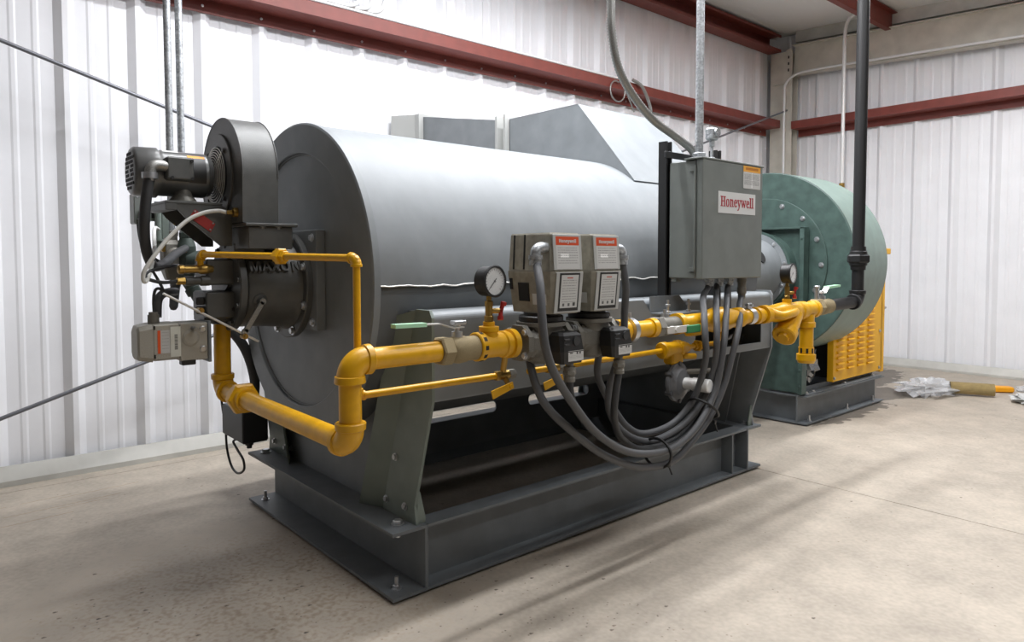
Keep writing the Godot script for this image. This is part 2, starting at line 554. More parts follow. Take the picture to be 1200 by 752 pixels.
func sheet(par: Node3D, o: Vector3, dir: Vector3, face: Vector3, y0: float, y1: float, y1b: float, lo: float, hi: float) -> void:   # a wall sheet of three ribs, clipped to lo..hi
	var period := 0.378
	var m := M.new()
	var pts := [Vector2(-0.022, 0.0025)]
	for k in 3:
		for p in rib_line(period):
			var q: Vector2 = p + Vector2(k * period, 0.0018 if k == 0 and p.x < 0.01 else 0.0)
			if pts.size() == 0 or q.distance_to(pts[-1]) > 0.003: pts.append(q)
	for i in pts.size() - 1:
		var a: Vector2 = pts[i]
		var b: Vector2 = pts[i + 1]
		if b.x < lo or a.x > hi: continue
		var A := o + dir * clampf(a.x, lo, hi) + face * (a.y + 0.004)
		var B := o + dir * clampf(b.x, lo, hi) + face * (b.y + 0.004)
		var ta := lerpf(y1, y1b, clampf(a.x / (3 * period), 0, 1))
		var tb := lerpf(y1, y1b, clampf(b.x / (3 * period), 0, 1))
		var e := (B - A).normalized()
		var nn := e.cross(Vector3.UP)
		if nn.dot(face) < 0: nn = -nn
		m.quad(A + Vector3(0, ta, 0), B + Vector3(0, tb, 0), B + Vector3(0, y0, 0), A + Vector3(0, y0, 0), nn)
		if i == 0:
			m.quad(A + Vector3(0, ta, 0), A + Vector3(0, ta, 0) - face * 0.006, A + Vector3(0, y0, 0) - face * 0.006, A + Vector3(0, y0, 0), -dir)
	if m.v.size(): obj("panel", m, K.white, par)

func wallbox(called: String, c: Vector3, s: Vector3) -> Node3D:
	var m := M.new()
	m.box(c, s)
	return struct(obj(called, m, K.white))

func room() -> void:
	K.concrete = pic(floor_image(), 0.62)
	K.concrete.normal_enabled = false
	var fl := Node3D.new()
	fl.name = "floor"; add_child(fl); struct(fl)
	var m := M.new()
	m.box(Vector3(0.0, -0.22, 3.2), Vector3(18.4, 0.1, 16.8))
	obj("bed", m, K.dark, fl)
	slab(-9.3, 3.772, -4.545, 11.3, fl)
	slab(3.779, 8.95, -4.545, 11.3, fl)
	slab(-9.3, 8.95, -5.0, -4.553, fl)
	# long ribbed wall and end wall, each a backing with sheets in front
	var wl := wallbox("wall_left", Vector3(-0.2, 2.1, ZL - 0.08), Vector3(18.2, 4.4, 0.14))
	var k := -9
	while 0.651 + 1.134 * k - 0.38 < XR:
		var x0 := 0.651 - 0.382 + 1.134 * k
		if x0 + 1.134 > -9.0:
			sheet(wl, Vector3(x0, 0, ZL), Vector3.RIGHT, Vector3.BACK, 0.06, 4.1, 4.1, maxf(-0.03, -9.0 - x0), minf(1.134, XR - x0))
		k += 1
	var wr := wallbox("wall_right", Vector3(XR + 0.08, 2.1, 3.2), Vector3(0.14, 4.4, 16.4))
	k = -2
	while -3.05 + 1.134 * k < 11.0:
		var z0 := -3.05 + 1.134 * k
		if z0 + 1.134 > -4.74:
			sheet(wr, Vector3(XR, 0, z0), Vector3.BACK, Vector3.LEFT, 0.06, roof(z0) - 0.02, roof(z0 + 1.134) - 0.02, maxf(-0.03, -4.74 - z0), minf(1.134, 11.0 - z0))
		k += 1
	wallbox("wall_front", Vector3(-0.2, 2.1, 11.1), Vector3(18.2, 4.4, 0.16))
	wallbox("wall_near", Vector3(-9.1, 2.1, 3.2), Vector3(0.16, 4.4, 16.4))
	m = M.new()
	m.box(Vector3(-0.2, roof(3.2) + 0.08, 3.2), Vector3(18.4, 0.14, 16.8), 0.0, Basis(Vector3.RIGHT, atan(0.053)))
	struct(obj("ceiling", m, K.ceil))
	# base angles along both walls
	m = M.new()
	m.prism(PackedVector2Array([Vector2(-4.7, 0.0), Vector2(-4.66, 0.0), Vector2(-4.66, 0.03), Vector2(-4.7, 0.105), Vector2(-4.712, 0.105), Vector2(-4.712, 0.0)]), Vector3(-9.0, 0, 0), Vector3.BACK, Vector3.UP, Vector3(XR + 9.0, 0, 0))
	var bl := struct(obj("baseboard_left", m, K.trim))
	m = M.new()
	for x in [0.45, 0.92, 1.42, 1.9]:
		m.rod(Vector3(x, 0.075, -4.69), Vector3(x, 0.072, -4.68), 0.007, 8)
	bl.set_meta("label", "pale painted base angle along the ribbed long wall")
	m = M.new()
	m.prism(PackedVector2Array([Vector2(8.6, 0.0), Vector2(8.56, 0.0), Vector2(8.56, 0.025), Vector2(8.6, 0.1), Vector2(8.605, 0.1), Vector2(8.605, 0.0)]), Vector3(0, 0, -4.7), Vector3.RIGHT, Vector3.UP, Vector3(0, 0, 15.7))
	struct(obj("baseboard_right", m, K.trim))

func zgirt(called: String, label: String, o: Vector3, dir: Vector3, face: Vector3, l: float, g: String) -> Node3D:   # Z section: outer leg down on the wall, web level, inner leg up
	var t := thing(called, label, "wall beam", o, g)
	var m := M.new()
	var h := 0.008
	m.prism(PackedVector2Array([Vector2(0, 0), Vector2(h, 0), Vector2(h, 0.083), Vector2(0.2, 0.083), Vector2(0.2, 0.176), Vector2(0.2 - h, 0.176), Vector2(0.2 - h, 0.083 + h), Vector2(0, 0.083 + h)]), o, face, Vector3.UP, dir * l)
	obj("z_section", m, K.red, t)
	return t

func steelwork() -> void:
	var t := zgirt("steel_girt", "dark red steel girt across the ribbed long wall behind the heater drum", Vector3(-8.9, 2.822, -4.712), Vector3.RIGHT, Vector3.BACK, 17.3, "dark red wall girts")
	for k in 22:
		var x := 0.715 + 0.378 * k - 0.02
		var m := M.new()
		m.rod(Vector3(x, 2.865, -4.704), Vector3(x, 2.865, -4.697), 0.009, 8)
		obj("screw", m, K.zinc, t)
	zgirt("steel_girt", "dark red steel girt across the end wall behind the black pipe", Vector3(8.602, 2.79, -4.37), Vector3.BACK, Vector3.LEFT, 9.3, "dark red wall girts")
	# eave strut: C section opening to the room
	t = thing("eave_strut", "dark red eave strut along the top of the ribbed long wall", "roof beam", Vector3(-3.1, 3.87, -4.71))
	var m := M.new()
	m.prism(PackedVector2Array([Vector2(0, 0), Vector2(0.17, 0), Vector2(0.17, 0.03), Vector2(0.16, 0.03), Vector2(0.16, 0.01), Vector2(0.01, 0.01), Vector2(0.01, 0.2), Vector2(0.16, 0.2), Vector2(0.16, 0.18), Vector2(0.17, 0.18), Vector2(0.17, 0.21), Vector2(0, 0.21)]), Vector3(-8.9, 3.87, -4.71), Vector3.BACK, Vector3.UP, Vector3(17.35, 0, 0))
	obj("c_section", m, K.red, t)
	# corner column and end wall rafter, both beige
	t = thing("steel_column", "beige steel column in the corner of the two ribbed walls", "column", Vector3(8.52, 0, -4.52))
	m = M.new()
	m.box(Vector3(8.448, 1.93, -4.53), Vector3(0.012, 3.86, 0.29), 0.003)
	obj("flange", m, K.beige, t)
	m = M.new()
	m.box(Vector3(8.52, 1.93, -4.53), Vector3(0.135, 3.86, 0.01))
	obj("web", m, K.beige, t)
	m = M.new()
	m.box(Vector3(8.59, 1.93, -4.53), Vector3(0.012, 3.86, 0.29), 0.003)
	obj("flange", m, K.beige, t)
	m = M.new()
	m.box(Vector3(8.44, 3.7, -4.43), Vector3(0.012, 0.36, 0.07), 0.003)
	obj("connection_plate", m, K.beige, t)
	for y in [3.62, 3.7, 3.78]:
		m = M.new()
		m.box(Vector3(8.432, y, -4.43), Vector3(0.006, 0.035, 0.018), 0.002)
		obj("bolt_slot", m, K.dark, t)
	m = M.new()
	m.box(Vector3(8.43, 3.46, -4.53), Vector3(0.03, 0.012, 0.2), 0.002)
	obj("stiffener", m, K.beige, t)
	t = thing("rafter", "beige sloping rafter above the end wall, carrying a white conduit", "roof beam", Vector3(8.5, 3.5, 0.3))
	var bs := Basis(Vector3.RIGHT, atan(0.053))
	m = M.new()
	m.box(Vector3(8.5, 3.331, 3.3), Vector3(0.008, 0.36, 15.4), 0.0, bs)
	obj("web", m, K.beige, t)
	m = M.new()
	m.box(Vector3(8.5, 3.511, 3.3), Vector3(0.13, 0.012, 15.4), 0.003, bs)
	obj("flange", m, K.beige, t)
	m = M.new()
	m.box(Vector3(8.5, 3.151, 3.3), Vector3(0.13, 0.012, 15.4), 0.003, bs)
	obj("flange", m, K.beige, t)
	# roof purlins on the rafter
	var names := ["red purlin ending above the rafter beside the black pipe", "red purlin over the middle of the floor", "red purlin over the open floor nearest the viewer", "red purlin behind the viewer"]
	for i in 4:
		var z: float = [-3.25, -1.55, -0.25, 1.45][i]
		t = thing("purlin", names[i], "roof beam", Vector3(2.7, roof(z) - 0.2, z), "red roof purlins")
		m = M.new()
		var y := roof(z) - 0.195
		m.prism(PackedVector2Array([Vector2(-0.06, 0), Vector2(0.004, 0), Vector2(0.004, 0.175), Vector2(0.06, 0.175), Vector2(0.06, 0.183), Vector2(-0.004, 0.183), Vector2(-0.004, 0.008), Vector2(-0.06, 0.008)]), Vector3(-8.9, y, z), Vector3.BACK, Vector3.UP, Vector3(17.42, 0, 0))
		obj("z_section", m, K.red, t)
	# dark eave trim over the end wall rafter
	m = M.new()
	m.box(Vector3(8.55, 3.661, 3.3), Vector3(0.05, 0.2, 15.4), 0.004, bs)
	tag(obj("rake_angle", m, K.trim), "grey rake angle between the beige rafter and the roof", "trim")
	# wind bracing rods, crossing behind the heater
	m = M.new()
	m.rod(Vector3(-3.0, 3.385, -4.47), Vector3(8.25, 0.03, -4.47), 0.011, 10)
	tag(obj("brace_rod", m, K.rod), "thin steel brace rod sloping down to the fan housing from the upper left", "brace rod", "wind brace rods")
	m = M.new()
	m.rod(Vector3(-0.9, 0.015, -4.445), Vector3(8.44, 3.12, -4.445), 0.011, 10)
	tag(obj("brace_rod", m, K.rod), "thin steel brace rod rising from lower left behind the silver actuator", "brace rod", "wind brace rods")

func channel(called: String, a: Vector3, dir: Vector3, out: Vector3, l: float, h: float, w: float, th: float, mat: Material, par: Node3D) -> void:   # web at a, flanges reaching towards out
	var m := M.new()
	m.prism(PackedVector2Array([Vector2(0, 0), Vector2(w, 0), Vector2(w, th), Vector2(th, th), Vector2(th, h - th), Vector2(w, h - th), Vector2(w, h), Vector2(0, h)]), a, out, Vector3.UP, dir * l)
	obj(called, m, mat, par)

func base_frame() -> void:
	var t := thing("base_frame", "grey steel channel base frame bolted to the floor under the heater drum", "steel base", Vector3(2.54, 0, -2.84))
	channel("end_beam", Vector3(1.425, 0.012, -3.55), Vector3.BACK, Vector3.LEFT, 1.418, 0.25, 0.15, 0.012, K.base, t)
	channel("end_beam", Vector3(3.65, 0.012, -3.55), Vector3.BACK, Vector3.RIGHT, 1.418, 0.25, 0.15, 0.012, K.base, t)
	channel("side_beam", Vector3(1.428, 0.0125, -2.222), Vector3.RIGHT, Vector3.BACK, 2.22, 0.249, 0.088, 0.011, K.base, t)
	channel("side_beam", Vector3(1.428, 0.0125, -3.46), Vector3.RIGHT, Vector3.FORWARD, 2.22, 0.249, 0.088, 0.011, K.base, t)
	for p in [[1.35, -2.3], [1.35, -3.4], [3.73, -2.3], [3.73, -3.4]]:
		var m := M.new()
		m.box(Vector3(p[0], 0.006, p[1]), Vector3(0.11, 0.012, 0.24), 0.002)
		obj("shim", m, K.dark, t)
	for p in [[1.33, -2.2], [1.33, -3.47], [3.74, -2.2], [3.74, -3.47]]:
		put("anchor_bolt", nut_mesh, K.zinc, Vector3(p[0], 0.024, p[1]), Basis(), t)
	for p in [[1.34, -2.205], [1.34, -3.48], [3.745, -2.2]]:
		put("bolt", bolt_mesh, K.zinc, Vector3(p[0], 0.262, p[1]), Basis.from_scale(Vector3.ONE * 1.5), t)
		var m := M.new()
		m.rod(Vector3(p[0], 0.215, p[1]), Vector3(p[0], 0.25, p[1]), 0.0095, 10)
		m.hexa(Vector3(p[0], 0.235, p[1]), Vector3.UP, 0.014, 0.016)
		obj("bolt_end", m, K.zinc, t)
	var m := M.new()
	m.prism(PackedVector2Array([Vector2(-3.53, 0.19), Vector2(-3.44, 0.2), Vector2(-3.33, 0.16), Vector2(-3.42, 0.165)]), Vector3(1.4125, 0, 0), Vector3.BACK, Vector3.UP, Vector3(-0.001, 0, 0))
	obj("tape", m, K.greentape, t)
	m = M.new()
	m.box(Vector3(3.51, 0.13, -2.178), Vector3(0.012, 0.225, 0.075), 0.001)
	obj("stiffener", m, K.base, t)

const DY := 1.159
const DZ := -2.85
const DR := 0.657

func drum() -> void:
	var t := thing("heater_drum", "big horizontal grey steel heater drum lying on its base frame", "heater", Vector3(2.5, 0.5, DZ))
	var ax := Vector3.RIGHT
	var o := Vector3(0, DY, DZ)
	var m := M.new()
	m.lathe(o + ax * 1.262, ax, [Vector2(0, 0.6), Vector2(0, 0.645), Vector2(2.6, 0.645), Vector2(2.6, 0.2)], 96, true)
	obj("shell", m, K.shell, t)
	# outer jacket sheet: wraps over the top and ends in a torn edge on the viewer's side
	m = M.new()
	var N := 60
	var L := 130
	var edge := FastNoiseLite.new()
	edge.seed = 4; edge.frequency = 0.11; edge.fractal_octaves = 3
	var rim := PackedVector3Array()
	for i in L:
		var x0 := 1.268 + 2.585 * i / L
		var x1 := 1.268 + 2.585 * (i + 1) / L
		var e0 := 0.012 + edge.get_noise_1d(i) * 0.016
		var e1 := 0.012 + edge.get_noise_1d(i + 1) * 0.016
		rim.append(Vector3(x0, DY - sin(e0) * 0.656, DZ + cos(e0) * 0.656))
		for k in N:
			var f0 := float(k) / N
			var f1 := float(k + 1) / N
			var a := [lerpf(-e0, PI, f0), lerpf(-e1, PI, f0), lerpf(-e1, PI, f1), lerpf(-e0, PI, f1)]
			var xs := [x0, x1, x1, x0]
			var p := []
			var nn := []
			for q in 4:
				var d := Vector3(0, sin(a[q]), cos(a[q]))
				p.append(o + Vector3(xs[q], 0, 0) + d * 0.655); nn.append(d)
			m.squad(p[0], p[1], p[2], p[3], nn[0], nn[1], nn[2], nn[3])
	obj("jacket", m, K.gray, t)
	m = M.new()
	m.tube(rim, 0.0035, 6)
	obj("torn_edge", m, K.steelbright, t)
	# front head: rim ring, recessed disc
	m = M.new()
	m.lathe(o + ax * 1.24, ax, [Vector2(0.02, 0.535), Vector2(0.003, 0.536), Vector2(0.0, 0.54), Vector2(0, 0.652), Vector2(0.004, 0.66), Vector2(0.03, 0.66), Vector2(0.03, 0.5)], 128)
	obj("end_ring", m, K.gray_rough, t)
	m = M.new()
	m.lathe(o + ax * 1.256, ax, [Vector2(0.0, 0.0), Vector2(0, 0.55)], 128)
	obj("end_disc", m, K.gray_rough, t)
	m = M.new()
	var ring := PackedVector3Array()
	for i in 97: ring.append(o + Vector3(1.256, 0.533 * sin(TAU * i / 96), 0.533 * cos(TAU * i / 96)))
	m.tube(ring, 0.006, 6, 0.0, false)
	obj("weld_bead", m, K.iron, t)
	# burner mounting plate
	m = M.new()
	m.box(Vector3(1.236, 1.165, DZ), Vector3(0.04, 0.404, 0.5), 0.003)
	obj("burner_plate", m, K.gray_rough, t)
	for p in [[0.17, 0.215], [-0.17, 0.215], [0.17, -0.215], [-0.17, -0.215]]:
		bolt(Vector3(1.216, 1.165 + p[0], DZ + p[1]), Vector3.LEFT, t)
	# far end: outlet spout towards the blower with a bolt ring
	m = M.new()
	m.lathe(Vector3(3.85, 1.157, -2.82), ax, [Vector2(0, 0.245), Vector2(1.02, 0.245)], 64, true)
	obj("outlet_spout", m, K.gray, t)
	m = M.new()
	m.lathe(Vector3(4.86, 1.157, -2.82), ax, [Vector2(0, 0.24), Vector2(0, 0.282), Vector2(0.012, 0.282), Vector2(0.012, 0.24)], 64)
	obj("outlet_flange", m, K.gray, t)
	for k in 10:
		var a := TAU * (k + 0.35) / 10
		bolt(Vector3(4.86, 1.157 + 0.263 * sin(a), -2.82 + 0.263 * cos(a)), Vector3.LEFT, t, 0.8)
	var hd := Vector3(0, 0.42, 0.9).normalized()
	m = M.new()
	m.lathe(Vector3(4.6, 1.157, -2.82) + hd * 0.236, hd, [Vector2(0, 0.045), Vector2(0.012, 0.045), Vector2(0.012, 0.0)], 24)
	obj("sight_hole", m, K.dark, t)

func plate4(m: M, a: Vector3, b: Vector3, c: Vector3, d: Vector3, th: Vector3) -> void:   # a thick sheet between four corners
	var mid := (a + b + c + d) / 4 + th / 2
	var p := [a, b, c, d]
	m.fquad(a, b, c, d, mid)
	m.fquad(a + th, b + th, c + th, d + th, mid)
	for i in 4:
		var q: Vector3 = p[i]
		var r: Vector3 = p[(i + 1) % 4]
		m.fquad(q, r, r + th, q + th, mid)

func hood() -> void:
	var t := thing("exhaust_hood", "grey sheet metal hood rising behind the drum and leading to the wall", "duct", Vector3(3.5, 1.6, -3.6))
	var xa := 2.98
	var xb := 3.72
	# side sheets with the outline of the hood, cut to the drum
	for x in [xa, xb - 0.004]:
		var poly := PackedVector2Array([Vector2(-2.437, 1.67), Vector2(-2.861, 2.15), Vector2(-3.475, 2.155), Vector2(-3.475, 1.7)])
		for k in 7:
			var a := deg_to_rad(137.0 - 14.0 * k)
			poly.append(Vector2(DZ + cos(a) * (DR - 0.008), DY + sin(a) * (DR - 0.008)))
		var m := M.new()
		m.prism(poly, Vector3(x, 0, 0), Vector3.BACK, Vector3.UP, Vector3(0.004, 0, 0))
		obj("side_sheet", m, K.gray, t)
	var m := M.new()
	plate4(m, Vector3(xa, 1.671, -2.436), Vector3(xb, 1.671, -2.436), Vector3(xb, 2.151, -2.861), Vector3(xa, 2.151, -2.861), Vector3(0, 0.003, 0.003))
	obj("sloped_sheet", m, K.gray, t)
	m = M.new()
	plate4(m, Vector3(xa, 2.152, -2.861), Vector3(xb, 2.152, -2.861), Vector3(xb, 2.156, -3.475), Vector3(xa, 2.156, -3.475), Vector3(0, 0.004, 0))
	plate4(m, Vector3(xa, 1.7, -3.475), Vector3(xb, 1.7, -3.475), Vector3(xb, 2.156, -3.475), Vector3(xa, 2.156, -3.475), Vector3(0, 0, 0.004))
	obj("top_sheet", m, K.gray, t)
	for z in [-3.489, -3.573]:
		m = M.new()
		m.box(Vector3((xa + xb) / 2, 1.93, z), Vector3(xb - xa + 0.07, 0.52, 0.022), 0.003)
		obj("flange", m, K.label, t)
	for k in 5:
		bolt(Vector3(xa - 0.018, 1.76 + 0.09 * k, -3.5), Vector3.FORWARD, t, 0.7)
	m = M.new()
	m.loft([[0.0, 0, 1.93, 0.37, 0.24, 0.0], [0.9, 0, 2.08, 0.37, 0.25, 0.0]], Basis(Vector3.RIGHT, Vector3.FORWARD, Vector3.UP), Vector3((xa + xb) / 2, 0, -3.584))
	obj("duct_box", m, K.gray, t)
	m = M.new()
	m.loft([[0.0, 0, 2.08, 0.41, 0.27, 0.0], [0.05, 0, 2.08, 0.41, 0.27, 0.0], [0.22, 0, 2.08, 0.52, 0.27, 0.0]], Basis(Vector3.RIGHT, Vector3.FORWARD, Vector3.UP), Vector3((xa + xb) / 2, 0, -4.484))
	obj("wall_collar", m, K.label, t)

func cradle() -> void:
	var t := thing("drum_cradle", "grey steel cradle with splayed legs holding the drum above its base", "support frame", Vector3(2.55, 0.262, -2.85))
	for s in [-1.0, 1.0]:
		var zo := func(z: float) -> float: return DZ + s * (z - DZ)
		# long box rail beside the drum: a face sheet with an opening at the right end
		var m := M.new()
		var zf: float = zo.call(-2.05)
		var th := Vector3(0, 0, -0.006 * s)
		for r in [[1.4, 3.0, 0.742, 1.03], [3.0, 3.64, 0.9, 1.03], [3.0, 3.64, 0.742, 0.775], [3.64, 3.745, 0.742, 1.03]]:
			plate4(m, Vector3(r[0], r[2], zf), Vector3(r[1], r[2], zf), Vector3(r[1], r[3], zf), Vector3(r[0], r[3], zf), th)
		obj("rail_face", m, K.gray_rough, t)
		m = M.new()
		var prof := PackedVector3Array()
		for k in 7:
			var a := PI / 2 * k / 6
			prof.append(Vector3(0, 1.03 + 0.027 * sin(a), zf - s * 0.027 + s * 0.027 * cos(a)))
		prof.append(Vector3(0, 1.057, zf - s * 0.18))
		for k in prof.size() - 1:
			plate4(m, prof[k] + Vector3(1.4, 0, 0), prof[k] + Vector3(3.745, 0, 0), prof[k + 1] + Vector3(3.745, 0, 0), prof[k + 1] + Vector3(1.4, 0, 0), Vector3(0, -0.003, -0.003 * s))
		obj("rail_top", m, K.gray, t)
		m = M.new()
		plate4(m, Vector3(1.4, 0.742, zf), Vector3(3.745, 0.742, zf), Vector3(3.745, 0.742, zf - s * 0.3), Vector3(1.4, 0.742, zf - s * 0.3), Vector3(0, -0.006, 0))
		obj("rail_bottom", m, K.gray, t)
		# legs
		for e in [0, 1]:
			var x: float = [1.385, 3.75][e]
			var dx: float = [1.0, -1.0][e]
			m = M.new()
			var leg := PackedVector2Array([Vector2(zo.call(-2.392), 0.262), Vector2(zo.call(-2.15), 0.262), Vector2(zo.call(-2.162), 0.33), Vector2(zo.call(-2.04), 0.742), Vector2(zo.call(-2.04), 1.04), Vector2(zo.call(-2.055), 1.066), Vector2(zo.call(-2.141), 1.066)])
			m.prism(leg, Vector3(x, 0, 0), Vector3.BACK, Vector3.UP, Vector3(0.012 * dx, 0, 0))
			var lg := obj("leg", m, K.sage if e == 0 else K.gray, t)
			m = M.new()
			plate4(m, Vector3(x, 0.264, zo.call(-2.392)), Vector3(x, 1.064, zo.call(-2.141)), Vector3(x - 0.045 * dx, 1.035, zo.call(-2.235)), Vector3(x - 0.045 * dx, 0.264, zo.call(-2.5)), Vector3(0.008 * dx, 0, 0))
			obj("leg_flange", m, K.sage if e == 0 else K.gray, lg)
			m = M.new()
			m.prism(PackedVector2Array([Vector2(0, 0), Vector2(0.035, 0), Vector2(0.035, 0.02), Vector2(0.012, 0.12), Vector2(0, 0.12)]), Vector3(x + 0.012 * dx, 0.262, zo.call(-2.158)), Vector3(dx, 0, 0), Vector3.UP, Vector3(0, 0, -0.008 * s))
			obj("gusset", m, K.sage, t)
			for p in [[-2.36, 0.31], [-2.225, 0.315], [-2.29, 0.49]]:
				bolt(Vector3(x - 0.0005 * dx, p[1], zo.call(p[0])), Vector3(-dx, 0, 0), t, 0.9)
	# saddle plates under the drum ends
	for x in [1.4, 3.70]:
		var poly := PackedVector2Array([Vector2(-3.47, 0.262), Vector2(-2.31, 0.262), Vector2(-2.2, 0.8)])
		for k in 9:
			var a := deg_to_rad(-42.0 - 12.0 * k)
			poly.append(Vector2(DZ + cos(a) * 0.64, DY + sin(a) * 0.64))
		poly.append(Vector2(-3.47, 0.8))
		var m := M.new()
		m.prism(poly, Vector3(x, 0, 0), Vector3.BACK, Vector3.UP, Vector3(0.012, 0, 0))
		obj("saddle_plate", m, K.gray_rough, t)
	for p in [[-3.4, 0.34], [-3.3, 0.31]]:
		bolt(Vector3(1.4, p[1], p[0]), Vector3.LEFT, t, 0.9)
	# long slotted plate along the far side
	var m := M.new()
	var zf := -3.3
	for r in [[1.412, 3.7, 0.13, 0.305], [1.412, 3.7, 0.372, 0.9], [1.412, 1.5, 0.305, 0.372], [2.715, 2.986, 0.305, 0.372], [3.55, 3.7, 0.305, 0.372]]:
		m.box(Vector3((r[0] + r[1]) / 2, (r[2] + r[3]) / 2, zf), Vector3(r[1] - r[0], r[3] - r[2], 0.008))
	for c in [[2.715, -1], [2.986, 1], [3.55, -1], [1.5, 1]]:
		for v in [[0.305, 1], [0.372, -1]]:
			var poly := PackedVector2Array([Vector2(0, 0)])
			for k in 6:
				var a := PI / 2 * k / 5
				poly.append(Vector2(c[1] * 0.028 * (1 - sin(a)), v[1] * 0.028 * (1 - cos(a))))
			m.prism(poly, Vector3(c[0], v[0], zf - 0.004), Vector3.RIGHT, Vector3.UP, Vector3(0, 0, 0.008))
	obj("slotted_plate", m, K.gray_rough, t)

func burner() -> void:
	var t := thing("gas_burner", "dark cast iron gas burner mounted on the front of the drum", "burner", Vector3(1.1, 0.95, DZ))
	var o := Vector3(0, 1.14, DZ)
	var ax := Vector3.RIGHT
	var m := M.new()
	m.lathe(o + ax * 0.975, ax, [Vector2(0.02, 0.1), Vector2(0.0, 0.15), Vector2(0.012, 0.163), Vector2(0.12, 0.168), Vector2(0.19, 0.176), Vector2(0.225, 0.19), Vector2(0.24, 0.21)], 72, true)
	var body := obj("body", m, K.iron, t)
	text("lettering", "MAXON", 0.041, K.motor, Transform3D(along_face(deg_to_rad(26)), o + Vector3(1.085, sin(deg_to_rad(26)) * 0.176, cos(deg_to_rad(26)) * 0.176)), body, 0.022, "Droid Sans", true, 1.0)
	m = M.new()
	m.lathe(o + ax * 0.945, ax, [Vector2(0.0, 0.0), Vector2(0, 0.17), Vector2(0.004, 0.176), Vector2(0.026, 0.176), Vector2(0.03, 0.17), Vector2(0.03, 0.1)], 64)
	obj("front_flange", m, K.iron, t)
	for k in 10:
		var a := TAU * (k + 0.3) / 10
		bolt(Vector3(0.945, 1.14 + 0.162 * sin(a), DZ + 0.162 * cos(a)), Vector3.LEFT, t, 0.8, K.iron)
	m = M.new()
	m.lathe(o + ax * 1.19, ax, [Vector2(0, 0.16), Vector2(0, 0.218), Vector2(0.004, 0.222), Vector2(0.026, 0.222), Vector2(0.026, 0.1)], 72)
	obj("mounting_ring", m, K.iron, t)
	for k in 8:
		var a := TAU * (k + 0.5) / 8
		bolt(Vector3(1.19, 1.14 + 0.203 * sin(a), DZ + 0.203 * cos(a)), Vector3.LEFT, t, 1.1)
	# nozzle and gas inlet blocks at the left
	m = M.new()
	m.box(Vector3(0.9, 1.2, -2.83), Vector3(0.11, 0.1, 0.15), 0.008)
	m.rod(Vector3(0.93, 1.2, -2.83), Vector3(0.95, 1.2, -2.83), 0.075, 24)
	obj("nozzle_block", m, K.iron, t)
	m = M.new()
	m.box(Vector3(0.905, 1.073, -2.84), Vector3(0.125, 0.105, 0.17), 0.008)
	m.box(Vector3(0.91, 1.02, -2.86), Vector3(0.13, 0.03, 0.14), 0.006)
	obj("gas_inlet_block", m, K.iron, t)
	m = M.new()
	m.lathe(Vector3(0.94, 1.04, -2.88), Vector3.DOWN, [Vector2(0, 0.045), Vector2(0.045, 0.045), Vector2(0.05, 0.04), Vector2(0.05, 0)], 24)
	obj("inlet_socket", m, K.iron, t)
	for p in [[0.85, 1.09], [0.85, 1.055]]:
		m = M.new()
		m.box(Vector3(p[0] - 0.02, p[1], -2.79), Vector3(0.035, 0.028, 0.03), 0.004)
		obj("adjuster", m, K.black, t)
	for p in [[0.945, 1.055], [0.955, 1.035]]:
		bolt(Vector3(p[0], p[1], -2.755), Vector3.BACK, t, 0.5, K.black)
	# air inlet box on top
	m = M.new()
	m.box(Vector3(1.03, 1.33, -2.72), Vector3(0.17, 0.085, 0.27), 0.004)
	m.box(Vector3(1.0, 1.29, -2.78), Vector3(0.12, 0.05, 0.12), 0.01)
	obj("air_inlet_box", m, K.iron, t)
	m = M.new()
	m.box(Vector3(1.03, 1.378, -2.72), Vector3(0.2, 0.012, 0.3), 0.003)
	obj("air_inlet_flange", m, K.iron, t)
	for p in [1.0, 1.06]:
		bolt(Vector3(p, 1.372, -2.592), Vector3.DOWN, t, 0.8)
	# damper shaft and crank
	var d := Vector3(0.0, -0.35, 0.94).normalized()
	var c := Vector3(1.025, 1.087, -2.692)
	m = M.new()
	m.lathe(c - d * 0.03, d, [Vector2(0, 0.028), Vector2(0.032, 0.028), Vector2(0.036, 0.018), Vector2(0.055, 0.014), Vector2(0.055, 0)], 20)
	obj("damper_hub", m, K.iron, t)

func along_face(el: float) -> Basis:   # a plate lying on the viewer's side of a cylinder along x, el above the level
	var z := Vector3(0, sin(el), cos(el))
	return Basis(Vector3.RIGHT, z.cross(Vector3.RIGHT), z)

